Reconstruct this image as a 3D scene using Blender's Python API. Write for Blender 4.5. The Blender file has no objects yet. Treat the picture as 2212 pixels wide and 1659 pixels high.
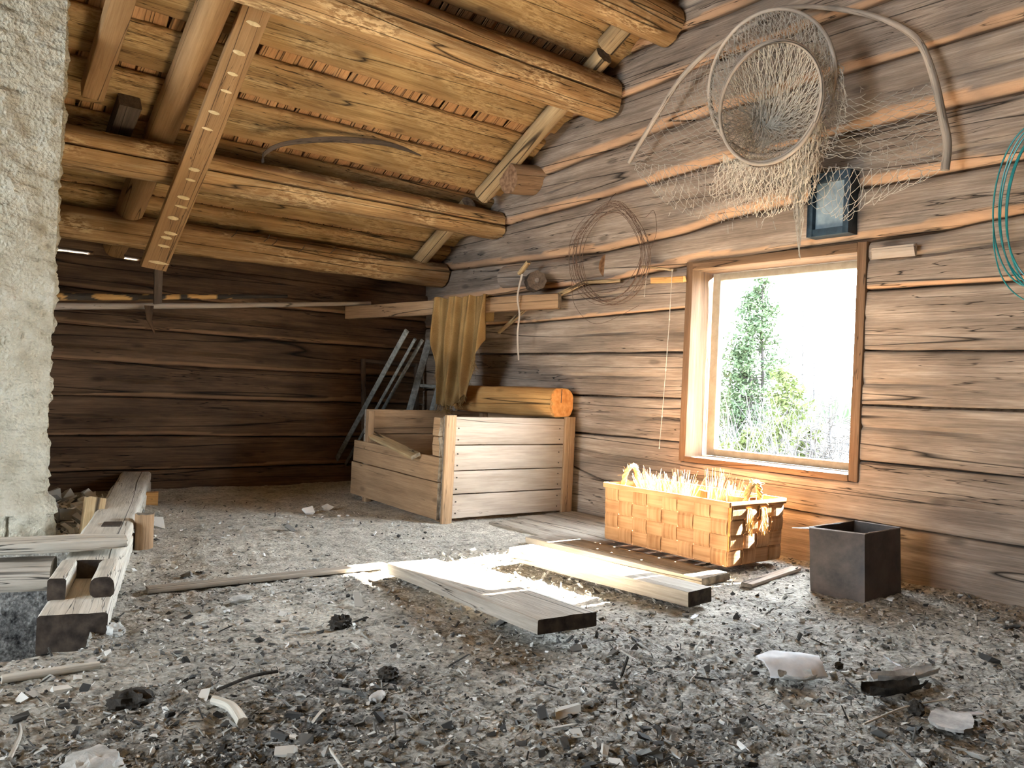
import bpy, math, random
import numpy as np
from mathutils import Vector, Matrix, noise
random.seed(7)
SC = bpy.context.scene
COL = SC.collection

# ------------------------------------------------------------------ camera
F = 1780.0; CX = 1106.0; CY = 829.5; CAMH = 0.70
YAW = math.radians(51.3); ROLL = math.radians(2.49); PITCH = math.atan(10.5 / F)
f0 = Vector((math.cos(YAW), math.sin(YAW), 0)); r0 = Vector((math.sin(YAW), -math.cos(YAW), 0)); k0 = Vector((0, 0, 1))
FW = f0 * math.cos(PITCH) + k0 * math.sin(PITCH); up1 = k0 * math.cos(PITCH) - f0 * math.sin(PITCH)
RT = r0 * math.cos(ROLL) + up1 * math.sin(ROLL); UP = up1 * math.cos(ROLL) - r0 * math.sin(ROLL)
EYE = Vector((0, 0, CAMH))
cd = bpy.data.cameras.new('camera'); cam = bpy.data.objects.new('camera', cd); COL.objects.link(cam)
cd.sensor_fit = 'HORIZONTAL'; cd.sensor_width = 36; cd.lens = F * 36 / 2212; cd.clip_start = 0.02; cd.clip_end = 500
cam.matrix_world = Matrix.Translation(EYE) @ Matrix((RT, UP, -FW)).transposed().to_4x4()
SC.camera = cam

def at(px, py, ax, v):
    d = FW + RT * ((px - CX) / F) - UP * ((py - CY) / F)
    return EYE + d * ((v - EYE[ax]) / d[ax])

# ------------------------------------------------------------------ light
SC.view_settings.view_transform = 'Standard'; SC.view_settings.look = 'None'
SC.view_settings.gamma = 1.0; SC.view_settings.use_curve_mapping = False
SC.view_settings.exposure = 0.55
SKY = 30.0
w = bpy.data.worlds.new('sky'); SC.world = w; w.use_nodes = True
nt = w.node_tree; nt.nodes.clear()
bg = nt.nodes.new('ShaderNodeBackground'); bg.inputs[0].default_value = (0.80, 0.91, 1.0, 1); bg.inputs[1].default_value = SKY
wo = nt.nodes.new('ShaderNodeOutputWorld'); nt.links.new(bg.outputs[0], wo.inputs[0])
# the sky is brighter on the sun's side
tcw = nt.nodes.new('ShaderNodeTexCoord'); sx_ = nt.nodes.new('ShaderNodeSeparateXYZ'); nt.links.new(tcw.outputs['Generated'], sx_.inputs[0])
mr = nt.nodes.new('ShaderNodeMapRange'); mr.inputs['From Min'].default_value = -1; mr.inputs['From Max'].default_value = 1
mr.inputs['To Min'].default_value = SKY * 0.75; mr.inputs['To Max'].default_value = SKY * 1.75
nt.links.new(sx_.outputs[0], mr.inputs[0]); nt.links.new(mr.outputs[0], bg.inputs[1])

sl = bpy.data.lights.new('sun', 'SUN'); sl.energy = 420; sl.angle = math.radians(0.55); sl.color = (1.0, 0.90, 0.74)
so = bpy.data.objects.new('sun', sl); COL.objects.link(so); so.location = (12, 1, 9)
so.rotation_euler = Vector((-1, 0.065, -0.632)).to_track_quat('-Z', 'Y').to_euler()

def portal(name, loc, dirv, sx, sy):
    l = bpy.data.lights.new(name, 'AREA'); l.shape = 'RECTANGLE'; l.size = sx; l.size_y = sy
    l.cycles.is_portal = True
    o = bpy.data.objects.new(name, l); COL.objects.link(o); o.location = loc
    o.rotation_euler = Vector(dirv).to_track_quat('-Z', 'Z').to_euler()
portal('window_daylight', (3.56, 2.27, 0.87), (-1, 0, 0), 1.0, 1.05)
portal('unseen_hatch_daylight', (-3.25, 1.92, 1.15), (1, 0, 0), 1.6, 1.6)  # guides sky light through the unseen, enlarged rear hatch
try:
    SC.cycles.use_denoising = True
    SC.cycles.max_bounces = 9; SC.cycles.diffuse_bounces = 5; SC.cycles.transparent_max_bounces = 12
    SC.cycles.sample_clamp_indirect = 12
    SC.cycles.caustics_reflective = False; SC.cycles.caustics_refractive = False
except Exception:
    pass

# ------------------------------------------------------------------ materials
def mat_base(name, rough=0.85, spec=0.25):
    m = bpy.data.materials.new(name); m.use_nodes = True
    n = m.node_tree.nodes; b = n['Principled BSDF']
    b.inputs['Roughness'].default_value = rough
    b.inputs['Specular IOR Level'].default_value = spec
    return m, m.node_tree, b

def N(t, kind, **kw):
    n = t.nodes.new(kind)
    for k, v in kw.items():
        if hasattr(n, k): setattr(n, k, v)
        else: n.inputs[k].default_value = v
    return n

def ramp(t, src, stops):
    r = t.nodes.new('ShaderNodeValToRGB'); e = r.color_ramp.elements
    while len(e) < len(stops): e.new(0.5)
    for i, (p, c) in enumerate(stops):
        e[i].position = p; e[i].color = (*c, 1) if len(c) == 3 else c
    t.links.new(src, r.inputs[0]); return r.outputs[0]

def mixc(t, f, a, b, mode='MIX'):
    m = t.nodes.new('ShaderNodeMix'); m.data_type = 'RGBA'; m.blend_type = mode
    L = t.links
    for sock, v in ((m.inputs[0], f), (m.inputs[6], a), (m.inputs[7], b)):
        if hasattr(v, 'links'): L.new(v, sock)
        elif isinstance(v, tuple): sock.default_value = (*v, 1)
        else: sock.default_value = v
    return m.outputs[2]

def math_(t, op, a, b=0.0, c=None, clamp=False):
    m = t.nodes.new('ShaderNodeMath'); m.operation = op; m.use_clamp = clamp
    for i, v in enumerate((a, b, c)):
        if v is None: continue
        if hasattr(v, 'links'): t.links.new(v, m.inputs[i])
        else: m.inputs[i].default_value = v
    return m.outputs[0]

def wood(name, dark, mid, light, crack=0.02, wane=(0.55, 0.33, 0.17), bump=0.5, rough=0.8, spec=0.25, blotch=0.5, diag=0.0, flake=0.0):
    """weathered timber; the grain runs along the first coordinate of the attribute gr"""
    m, t, b = mat_base(name, rough, spec); L = t.links
    a = N(t, 'ShaderNodeAttribute', attribute_name='gr')
    def mp(sx, sy):
        q = t.nodes.new('ShaderNodeMapping'); q.inputs['Scale'].default_value = (sx, sy, sy)
        L.new(a.outputs['Vector'], q.inputs[0]); return q.outputs[0]
    def nz(v, scale, det=4, rg=0.6, dist=0.0):
        q = N(t, 'ShaderNodeTexNoise', Scale=scale, Detail=det, Roughness=rg, Distortion=dist); L.new(v, q.inputs['Vector']); return q.outputs[0]
    g1 = nz(mp(1.1, 20), 1.0, 6, 0.68, 0.25)
    g2 = nz(mp(6, 150), 1.0, 3, 0.6)
    bl = nz(mp(2.2, 7), 1.0, 4, 0.6)
    mix1 = math_(t, 'ADD', math_(t, 'MULTIPLY', g1, 0.6), math_(t, 'MULTIPLY', g2, 0.4))
    col = ramp(t, mix1, [(0.30, dark), (0.5, mid), (0.68, light)])
    stain = ramp(t, bl, [(0.36, (0, 0, 0)), (0.62, (1, 1, 1))])
    col = mixc(t, math_(t, 'MULTIPLY', math_(t, 'SUBTRACT', 1.0, stain), blotch), col, tuple(x * 0.55 for x in dark), 'MIX')
    # drying cracks
    c1 = nz(mp(0.22, 6.5), 1.0, 2, 0.45, 0.0)
    cr = math_(t, 'ABSOLUTE', math_(t, 'SUBTRACT', c1, 0.5))
    crm = ramp(t, cr, [(crack * 0.12, (1, 1, 1)), (crack * 0.42, (0, 0, 0))])
    c3 = nz(mp(1.3, 26), 1.0, 3, 0.55, 0.2)
    cr3 = math_(t, 'ABSOLUTE', math_(t, 'SUBTRACT', c3, 0.53))
    crm3 = ramp(t, cr3, [(crack * 0.15, (1, 1, 1)), (crack * 0.8, (0, 0, 0))])
    gate = ramp(t, nz(mp(1.3, 5), 1.0, 2), [(0.5, (0, 0, 0)), (0.58, (1, 1, 1))])
    crm3 = math_(t, 'MULTIPLY', crm3, gate)
    crk = math_(t, 'MAXIMUM', crm, crm3)
    wa = N(t, 'ShaderNodeAttribute', attribute_name='wane')
    wcol = mixc(t, stain, tuple(x * 0.7 for x in wane), wane)
    col = mixc(t, wa.outputs['Fac'], col, wcol)
    if flake > 0:
        fl = N(t, 'ShaderNodeTexNoise', Scale=1.0, Detail=4, Roughness=0.7); L.new(mp(22, 75), fl.inputs['Vector'])
        fg = ramp(t, nz(mp(2, 5), 1.0, 3), [(0.52, (0, 0, 0)), (0.6, (1, 1, 1))])
        col = mixc(t, math_(t, 'MULTIPLY', fg, flake), col, ramp(t, fl.outputs[0], [(0.44, dark), (0.52, light), (0.60, tuple(min(1, x * 1.35) for x in light))]))
    # knots
    vo = N(t, 'ShaderNodeTexVoronoi', Scale=1.0); L.new(mp(2.6, 7), vo.inputs['Vector'])
    kn = ramp(t, vo.outputs['Distance'], [(0.07, (1, 1, 1)), (0.14, (0, 0, 0))])
    col = mixc(t, math_(t, 'MULTIPLY', kn, 0.55), col, tuple(x * 0.5 for x in dark))
    col = mixc(t, crk, col, tuple(x * 0.12 for x in dark))
    L.new(col, b.inputs['Base Color'])
    h = math_(t, 'ADD', math_(t, 'MULTIPLY', g1, 0.5), math_(t, 'MULTIPLY', g2, 0.35))
    h = math_(t, 'SUBTRACT', h, math_(t, 'MULTIPLY', crk, 1.3))
    hw = nz(mp(9, 20), 1.0, 3, 0.5)
    h = math_(t, 'ADD', h, math_(t, 'MULTIPLY', hw, 0.8))
    bp = N(t, 'ShaderNodeBump', Strength=bump, Distance=0.012); L.new(h, bp.inputs['Height'])
    L.new(bp.outputs[0], b.inputs['Normal'])
    return m

def endgrain(name, dark, light, scale=60):
    m, t, b = mat_base(name, 0.85, 0.2); L = t.links
    a = N(t, 'ShaderNodeAttribute', attribute_name='gr')
    q = t.nodes.new('ShaderNodeMapping'); q.inputs['Scale'].default_value = (0, 1, 1); L.new(a.outputs['Vector'], q.inputs[0])
    n = N(t, 'ShaderNodeTexNoise', Scale=35, Detail=5); L.new(q.outputs[0], n.inputs['Vector'])
    L.new(ramp(t, n.outputs[0], [(0.35, dark), (0.65, light)]), b.inputs['Base Color'])
    bp = N(t, 'ShaderNodeBump', Strength=0.4, Distance=0.006); L.new(n.outputs[0], bp.inputs['Height']); L.new(bp.outputs[0], b.inputs['Normal'])
    return m

def plain(name, c1, c2, scale=30, rough=0.85, bump=0.3, dist=0.004, spec=0.25, metallic=0.0):
    m, t, b = mat_base(name, rough, spec); L = t.links
    tc = t.nodes.new('ShaderNodeTexCoord')
    n = N(t, 'ShaderNodeTexNoise', Scale=scale, Detail=6, Roughness=0.65); L.new(tc.outputs['Object'], n.inputs['Vector'])
    L.new(ramp(t, n.outputs[0], [(0.35, c1), (0.65, c2)]), b.inputs['Base Color'])
    bp = N(t, 'ShaderNodeBump', Strength=bump, Distance=dist); L.new(n.outputs[0], bp.inputs['Height']); L.new(bp.outputs[0], b.inputs['Normal'])
    b.inputs['Metallic'].default_value = metallic
    return m

M = {}
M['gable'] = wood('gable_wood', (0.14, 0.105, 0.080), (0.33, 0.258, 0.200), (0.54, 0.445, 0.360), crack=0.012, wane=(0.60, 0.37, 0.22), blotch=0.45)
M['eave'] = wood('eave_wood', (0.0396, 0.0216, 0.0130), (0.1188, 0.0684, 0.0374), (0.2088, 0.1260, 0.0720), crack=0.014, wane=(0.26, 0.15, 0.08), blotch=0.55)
M['roof'] = wood('roof_wood', (0.1520, 0.0798, 0.0266), (0.3952, 0.2432, 0.0950), (0.6080, 0.4332, 0.2128), crack=0.012, wane=(0.40, 0.23, 0.09), blotch=0.5, flake=0.22)
M['purlin'] = wood('purlin_wood', (0.1872, 0.0936, 0.0351), (0.4524, 0.2730, 0.1170), (0.6708, 0.4992, 0.2808), crack=0.012, wane=(0.24, 0.13, 0.06), blotch=0.45, flake=0.5)
M['pole'] = wood('pole_wood', (0.2550, 0.1650, 0.0825), (0.4500, 0.3150, 0.1650), (0.5700, 0.4350, 0.2550), crack=0.02, blotch=0.4)
M['brace'] = wood('brace_wood', (0.2210, 0.1190, 0.0510), (0.3400, 0.1955, 0.0850), (0.4250, 0.2550, 0.1190), crack=0.008, blotch=0.3, bump=0.3)
M['grey'] = wood('grey_wood', (0.20, 0.17, 0.14), (0.40, 0.35, 0.29), (0.55, 0.49, 0.42), crack=0.014, blotch=0.35)
M['white'] = wood('white_wood', (0.36, 0.33, 0.28), (0.62, 0.58, 0.50), (0.78, 0.74, 0.66), crack=0.014, blotch=0.25)
M['crate'] = wood('crate_wood', (0.2880, 0.2295, 0.1800), (0.4500, 0.3780, 0.3105), (0.5580, 0.4770, 0.4050), crack=0.004, blotch=0.3, bump=0.25)
M['cratebat'] = wood('crate_batten_wood', (0.22, 0.13, 0.07), (0.36, 0.23, 0.13), (0.48, 0.32, 0.19), crack=0.010, blotch=0.4)
M['window'] = wood('window_wood', (0.0880, 0.0480, 0.0240), (0.1600, 0.0944, 0.0528), (0.2240, 0.1440, 0.0880), crack=0.010, blotch=0.3, bump=0.25)
M['fresh'] = wood('fresh_wood', (0.46, 0.22, 0.07), (0.62, 0.34, 0.12), (0.75, 0.46, 0.20), crack=0.010, blotch=0.3)
M['shake'] = wood('shingle_wood', (0.26, 0.13, 0.05), (0.55, 0.29, 0.12), (0.75, 0.44, 0.20), crack=0.01, blotch=0.4)
M['darkwood'] = wood('dark_wood', (0.05, 0.035, 0.025), (0.11, 0.08, 0.06), (0.18, 0.14, 0.10), crack=0.01)
M['darkend'] = endgrain('dark_end_grain', (0.03, 0.022, 0.018), (0.08, 0.06, 0.045))  # darkened further, so shade on the camera-facing beam ends is in the colour
M['greyend'] = endgrain('grey_end_grain', (0.13, 0.11, 0.09), (0.30, 0.26, 0.21))
M['brownend'] = endgrain('brown_end_grain', (0.16, 0.09, 0.05), (0.36, 0.22, 0.13))
M['freshend'] = endgrain('fresh_end_grain', (0.72, 0.30, 0.08), (0.90, 0.46, 0.17))
M['notch'] = plain('pale_axe_cut', (0.55, 0.42, 0.22), (0.75, 0.60, 0.36))
M['twine'] = plain('net_twine', (0.3840, 0.3520, 0.2880), (0.5760, 0.5360, 0.4640), 60)
M['hoop'] = wood('hoop_wood', (0.26, 0.21, 0.17), (0.46, 0.39, 0.32), (0.64, 0.56, 0.47), crack=0.01)
M['rust'] = plain('rusty_wire', (0.08, 0.05, 0.035), (0.20, 0.12, 0.08), 80)
M['nail'] = plain('nail_iron', (0.03, 0.025, 0.022), (0.09, 0.07, 0.055), 80, rough=0.6)
M['green'] = plain('teal_plastic', (0.0, 0.16, 0.17), (0.02, 0.26, 0.26), 20, rough=0.35, bump=0.05, spec=0.5)
M['tin'] = plain('rusted_tin', (0.0240, 0.0184, 0.0160), (0.0880, 0.0640, 0.0520), 9, rough=0.55, bump=0.15, spec=0.5)
M['tinedge'] = plain('worn_tin_edge', (0.20, 0.17, 0.15), (0.35, 0.30, 0.27), 40, rough=0.4, metallic=0.6)
M['sack'] = None
M['whitepaint'] = plain('cream_paint', (0.24, 0.21, 0.16), (0.31, 0.28, 0.22), 25, rough=0.5, bump=0.1)
M['oldpaint'] = plain('flaking_pale_paint', (0.10, 0.105, 0.10), (0.24, 0.245, 0.23), 40, rough=0.6)
M['blueframe'] = plain('dark_painted_frame', (0.015, 0.03, 0.045), (0.035, 0.06, 0.085), 25, rough=0.5, bump=0.1)
M['root'] = plain('peeled_root', (0.26, 0.19, 0.13), (0.42, 0.34, 0.26), 40)
M['rootpink'] = plain('brown_root', (0.30, 0.17, 0.12), (0.44, 0.27, 0.20), 40)
M['rope'] = plain('handle_rope', (0.50, 0.30, 0.12), (0.80, 0.58, 0.30), 50)
M['stonew'] = plain('pale_stone', (0.30, 0.30, 0.28), (0.58, 0.57, 0.54), 25, bump=0.6, dist=0.01)
M['stoned'] = plain('dark_clod', (0.02, 0.018, 0.015), (0.07, 0.06, 0.05), 30, bump=0.8, dist=0.01)
M['paper'] = plain('torn_paper', (0.55, 0.56, 0.58), (0.78, 0.78, 0.80), 12, bump=0.2)
M['birchbark'] = plain('birch_bark', (0.25, 0.24, 0.23), (0.55, 0.53, 0.50), 18, bump=0.5)
M['needle'] = plain('pine_needles', (0.0271, 0.0462, 0.0239), (0.0446, 0.0670, 0.0287), 3)
M['bushleaf'] = plain('young_leaves', (0.0478, 0.0670, 0.0191), (0.0670, 0.0829, 0.0287), 3)
M['barktree'] = plain('tree_bark', (0.0225, 0.0203, 0.0203), (0.0338, 0.0293, 0.0293), 8)
M['twig'] = plain('bare_twigs', (0.0351, 0.0339, 0.0351), (0.0491, 0.0467, 0.0467), 8)
M['ground'] = plain('meadow', (0.0630, 0.0630, 0.0535), (0.0819, 0.0788, 0.0662), 1.5)

def translucent(name, c1, c2, amt, fibre=None):
    m, t, b = mat_base(name, 0.7, 0.25); L = t.links
    a = N(t, 'ShaderNodeAttribute', attribute_name='gr')
    q = t.nodes.new('ShaderNodeMapping'); q.inputs['Scale'].default_value = (3, 90, 90) if fibre is None else fibre
    L.new(a.outputs['Vector'], q.inputs[0])
    n = N(t, 'ShaderNodeTexNoise', Scale=1, Detail=4); L.new(q.outputs[0], n.inputs['Vector'])
    q2 = t.nodes.new('ShaderNodeMapping'); q2.inputs['Scale'].default_value = (2, 2, 2); L.new(a.outputs['Vector'], q2.inputs[0])
    n2 = N(t, 'ShaderNodeTexNoise', Scale=4, Detail=2); L.new(q2.outputs[0], n2.inputs['Vector'])
    c = ramp(t, math_(t, 'ADD', math_(t, 'MULTIPLY', n.outputs[0], 0.5), math_(t, 'MULTIPLY', n2.outputs[0], 0.5)), [(0.35, c1), (0.62, c2)])
    L.new(c, b.inputs['Base Color'])
    bp = N(t, 'ShaderNodeBump', Strength=0.3, Distance=0.002); L.new(n.outputs[0], bp.inputs['Height']); L.new(bp.outputs[0], b.inputs['Normal'])
    tr = t.nodes.new('ShaderNodeBsdfTranslucent'); L.new(c, tr.inputs[0])
    mx = t.nodes.new('ShaderNodeMixShader'); mx.inputs[0].default_value = amt
    L.new(b.outputs[0], mx.inputs[1]); L.new(tr.outputs[0], mx.inputs[2])
    L.new(mx.outputs[0], t.nodes['Material Output'].inputs[0])
    return m
M['splint'] = translucent('pine_splint', (0.2244, 0.1089, 0.0429), (0.4224, 0.2376, 0.1155), 0.06)
M['sack'] = translucent('burlap', (0.1950, 0.1125, 0.0375), (0.3300, 0.2100, 0.0825), 0.12, (300, 300, 300))

def floor_mat():
    m, t, b = mat_base('dirt', 0.9, 0.2); L = t.links
    tc = t.nodes.new('ShaderNodeTexCoord')
    def nz(s, d=6, r=0.65):
        n = N(t, 'ShaderNodeTexNoise', Scale=s, Detail=d, Roughness=r); L.new(tc.outputs['Object'], n.inputs['Vector']); return n.outputs[0]
    big = nz(1.3, 3); fine = nz(55, 6, 0.7); mid = nz(11, 5)
    v = N(t, 'ShaderNodeTexVoronoi', Scale=90); L.new(tc.outputs['Object'], v.inputs['Vector'])
    s = math_(t, 'ADD', math_(t, 'MULTIPLY', fine, 0.6), math_(t, 'MULTIPLY', mid, 0.4))
    col = ramp(t, s, [(0.36, (0.14, 0.135, 0.125)), (0.46, (0.48, 0.45, 0.385)), (0.60, (0.78, 0.74, 0.65))])
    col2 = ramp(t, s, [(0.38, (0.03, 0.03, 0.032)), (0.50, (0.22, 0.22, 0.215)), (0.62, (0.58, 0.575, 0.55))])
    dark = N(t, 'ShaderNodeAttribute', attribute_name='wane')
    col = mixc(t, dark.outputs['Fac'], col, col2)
    sc = ramp(t, big, [(0.35, (0.75, 0.75, 0.75)), (0.65, (1, 1, 1))])
    col = mixc(t, 1.0, col, sc, 'MULTIPLY')
    L.new(col, b.inputs['Base Color'])
    h = math_(t, 'ADD', fine, math_(t, 'MULTIPLY', v.outputs['Distance'], 0.5))
    bp = N(t, 'ShaderNodeBump', Strength=0.9, Distance=0.012); L.new(h, bp.inputs['Height']); L.new(bp.outputs[0], b.inputs['Normal'])
    return m
M['floor'] = floor_mat()

def debris_mat():
    m, t, b = mat_base('wood_chips_and_litter', 0.85, 0.25); L = t.links
    a = N(t, 'ShaderNodeAttribute', attribute_name='wane')
    c = ramp(t, a.outputs['Fac'], [(0.0, (0.02, 0.018, 0.016)), (0.30, (0.08, 0.078, 0.075)), (0.52, (0.32, 0.31, 0.285)), (0.80, (0.62, 0.60, 0.55)), (1.0, (0.82, 0.82, 0.80))])
    L.new(c, b.inputs['Base Color']); return m
M['debris'] = debris_mat()

def chim_mat():
    m, t, b = mat_base('rough_plaster', 0.9, 0.15); L = t.links
    tc = t.nodes.new('ShaderNodeTexCoord')
    def nz(s, d=6, r=0.65, v=None):
        n = N(t, 'ShaderNodeTexNoise', Scale=s, Detail=d, Roughness=r); L.new(v or tc.outputs['Object'], n.inputs['Vector']); return n.outputs[0]
    f = nz(70, 5); g = nz(9, 4); h2 = nz(220, 3)
    col = ramp(t, g, [(0.3, (0.62, 0.55, 0.41)), (0.6, (0.82, 0.76, 0.61)), (0.8, (0.88, 0.84, 0.73))])
    L.new(col, b.inputs['Base Color'])
    vv = N(t, 'ShaderNodeTexVoronoi', Scale=75); L.new(tc.outputs['Object'], vv.inputs['Vector'])
    h = math_(t, 'ADD', math_(t, 'ADD', f, math_(t, 'MULTIPLY', h2, 0.4)), math_(t, 'MULTIPLY', vv.outputs['Distance'], 0.7))
    bp = N(t, 'ShaderNodeBump', Strength=1.0, Distance=0.024); L.new(h, bp.inputs['Height']); L.new(bp.outputs[0], b.inputs['Normal'])
    return m
M['plaster'] = chim_mat()

def glass_mat(name, tint=(1, 1, 1), gl=0.06, rough=0.02):
    m = bpy.data.materials.new(name); m.use_nodes = True; t = m.node_tree; t.nodes.clear(); L = t.links
    o = t.nodes.new('ShaderNodeOutputMaterial'); mx = t.nodes.new('ShaderNodeMixShader'); mx.inputs[0].default_value = gl
    tr = t.nodes.new('ShaderNodeBsdfTransparent'); tr.inputs[0].default_value = (*tint, 1)
    g = t.nodes.new('ShaderNodeBsdfGlossy'); g.inputs['Roughness'].default_value = rough
    L.new(tr.outputs[0], mx.inputs[1]); L.new(g.outputs[0], mx.inputs[2]); L.new(mx.outputs[0], o.inputs[0]); return m
M['glass'] = glass_mat('window_glass')
M['dustglass'] = plain('dusty_glass', (0.16, 0.22, 0.26), (0.32, 0.40, 0.44), 12, rough=0.25, bump=0.05, spec=0.6)

# ------------------------------------------------------------------ mesh helpers
class MB:
    def __init__(s): s.v = []; s.f = []; s.m = []; s.g = []; s.w = []; s.off = Vector((random.uniform(-50, 50), random.uniform(-50, 50), random.uniform(-50, 50)))
    def add(s, vs, fs, gs=None, ws=None, mi=0):
        b = len(s.v); s.v += [tuple(p) for p in vs]
        s.f += [tuple(i + b for i in f) for f in fs]
        s.m += mi if isinstance(mi, list) else [mi] * len(fs)
        s.g += [tuple(p) for p in (gs if gs is not None else vs)]
        s.w += list(ws) if ws is not None else [0.0] * len(vs)
    def build(s, name, mats, parent=None, smooth=True, flip=False):
        me = bpy.data.meshes.new(name); me.from_pydata(s.v, [], s.f)
        if not isinstance(mats, (list, tuple)): mats = [mats]
        for m in mats: me.materials.append(m)
        me.polygons.foreach_set('material_index', s.m)
        me.polygons.foreach_set('use_smooth', [smooth] * len(s.f))
        a = me.attributes.new('gr', 'FLOAT_VECTOR', 'POINT')
        g = (np.array(s.g, dtype=np.float32) + np.array(s.off, dtype=np.float32)).ravel(); a.data.foreach_set('vector', g)
        a = me.attributes.new('wane', 'FLOAT', 'POINT'); a.data.foreach_set('value', np.array(s.w, dtype=np.float32))
        me.update()
        if smooth:
            try: me.set_sharp_from_angle(angle=math.radians(42))
            except Exception: pass
        o = bpy.data.objects.new(name, me); COL.objects.link(o)
        if parent is not None: o.parent = parent; o.matrix_parent_inverse = Matrix.Translation(-parent.location)
        return o

def frame(p0, p1, up):
    t = (p1 - p0).normalized(); s = t.cross(up).normalized(); u = s.cross(t).normalized(); return t, s, u

def rect_prof(wd, ht, bev=0.006, k=3):
    a, b = wd / 2, ht / 2; bev = min(bev, a * .9, b * .9); pts = []
    cs = [(a - bev, b - bev, 0), (-a + bev, b - bev, 90), (-a + bev, -b + bev, 180), (a - bev, -b + bev, 270)]
    for (cx, cy, a0) in cs:
        for i in range(k):
            q = math.radians(a0 + 90 * i / (k - 1)); pts.append((cx + bev * math.cos(q), cy + bev * math.sin(q)))
    out = []
    n = len(pts)
    for i in range(n):
        p, q = pts[i], pts[(i + 1) % n]; d = math.dist(p, q); kk = max(1, int(d / 0.035))
        for j in range(kk): out.append((p[0] + (q[0] - p[0]) * j / kk, p[1] + (q[1] - p[1]) * j / kk))
    return out

def round_prof(R, m=28, fa=9, fb=9, notch=None):
    """circle of radius R hewn flat at side distance fa and top/bottom distance fb"""
    out = []
    for i in range(m):
        q = 2 * math.pi * i / m; c, s = math.cos(q), math.sin(q)
        r = min(R, fa / max(abs(c), 1e-6), fb / max(abs(s), 1e-6)); out.append((r * c, r * s))
        if notch is not None and i == notch:        # a long drying check, cut as a real groove
            for da, k in ((.02, 1.0), (.095, .62), (.175, 1.0)):
                c2, s2 = math.cos(q + da), math.sin(q + da); r2 = k * min(R, fa / max(abs(c2), 1e-6), fb / max(abs(s2), 1e-6)); out.append((r2 * c2, r2 * s2))
    return out

def loft(mb, pts, prof, up=Vector((0, 0, 1)), seg=0.04, taper=None, amp=0.0, fl=3.0, fc=14.0, mi=0, endmi=None, wanef=None, rag=0.0, caps=True, seed=None):
    """sweep prof along the polyline pts (Vectors)"""
    sd = seed if seed is not None else random.uniform(0, 99)
    pts = [Vector(p) for p in pts]; P = [pts[0]]; S = [0.0]
    for a, b in zip(pts, pts[1:]):
        L = (b - a).length; n = max(1, int(L / seg))
        for i in range(1, n + 1): P.append(a.lerp(b, i / n)); S.append(S[-1] + L / n)
    tot = S[-1]; m = len(prof); vs = []; gs = []; ws = []
    for i, p in enumerate(P):
        t = (P[min(i + 1, len(P) - 1)] - P[max(i - 1, 0)]).normalized()
        sv = t.cross(up); sv = sv.normalized() if sv.length > 1e-6 else Vector((1, 0, 0)); uv = sv.cross(t)
        k = taper(S[i] / tot) if taper else 1.0
        for (a, b) in prof:
            r = math.hypot(a, b) or 1e-6
            e = 0
            if amp: e = amp * (noise.noise(Vector((S[i] * fl + sd, a * fc, b * fc))) + 0.5 * noise.noise(Vector((S[i] * fl * 3.1 + sd, a * fc * 2.3, b * fc * 2.3 + 7))))
            kk = k * (1 + e / r)
            ro = 0
            if rag and i in (0, len(P) - 1): ro = rag * noise.noise(Vector((a * 60 + sd, b * 60, i)))
            vs.append(p + sv * (a * kk) + uv * (b * kk) + t * ro)
            gs.append((S[i], a, b)); ws.append(wanef(S[i] / tot, a, b) if wanef else 0.0)
    fs = []
    for i in range(len(P) - 1):
        for j in range(m):
            j2 = (j + 1) % m; fs.append((i * m + j, i * m + j2, (i + 1) * m + j2, (i + 1) * m + j))
    mi_l = [mi] * len(fs)
    if caps:
        for (i, rev) in ((0, False), (len(P) - 1, True)):
            vs.append(P[i]); gs.append((S[i], 0, 0)); ws.append(0); c = len(vs) - 1
            # duplicate ring keeps hard edge
            base = len(vs)
            for j in range(m): vs.append(vs[i * m + j]); gs.append(gs[i * m + j]); ws.append(0)
            for j in range(m):
                j2 = (j + 1) % m
                fs.append((c, base + j2, base + j) if not rev else (c, base + j, base + j2)); mi_l.append(endmi if endmi is not None else mi)
    mb.add(vs, fs, gs, ws, mi_l)

def tube(mb, pts, r, m=5, mi=0, taper=None, caps=True):
    prof = [(r * math.cos(2 * math.pi * i / m), r * math.sin(2 * math.pi * i / m)) for i in range(m)]
    loft(mb, pts, prof, up=Vector((0.13, 0.21, 0.97)), seg=9, taper=taper, mi=mi, caps=caps)

def spline(pts, n=8, closed=False):
    pts = [Vector(p) for p in pts]; out = []; N_ = len(pts)
    rng = range(N_) if closed else range(N_ - 1)
    for i in rng:
        if closed: p0, p1, p2, p3 = pts[i - 1], pts[i], pts[(i + 1) % N_], pts[(i + 2) % N_]
        else: p0, p1, p2, p3 = pts[max(i - 1, 0)], pts[i], pts[i + 1], pts[min(i + 2, N_ - 1)]
        for k in range(n):
            t = k / n
            out.append(0.5 * ((2 * p1) + (p2 - p0) * t + (2 * p0 - 5 * p1 + 4 * p2 - p3) * t * t + (3 * p1 - p0 - 3 * p2 + p3) * t ** 3))
    out.append(pts[0].copy() if closed else pts[-1]); return out

def tag(o, label=None, cat=None, group=None, kind=None):
    if label: o['label'] = label
    if cat: o['category'] = cat
    if group: o['group'] = group
    if kind: o['kind'] = kind
    return o
def thing(name, loc, label, cat, group=None):
    o = bpy.data.objects.new(name, None); COL.objects.link(o); o.location = loc; o.empty_display_size = .1
    bpy.context.view_layer.update()
    return tag(o, label, cat, group)
def struct(o): o['kind'] = 'structure'; return o

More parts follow.
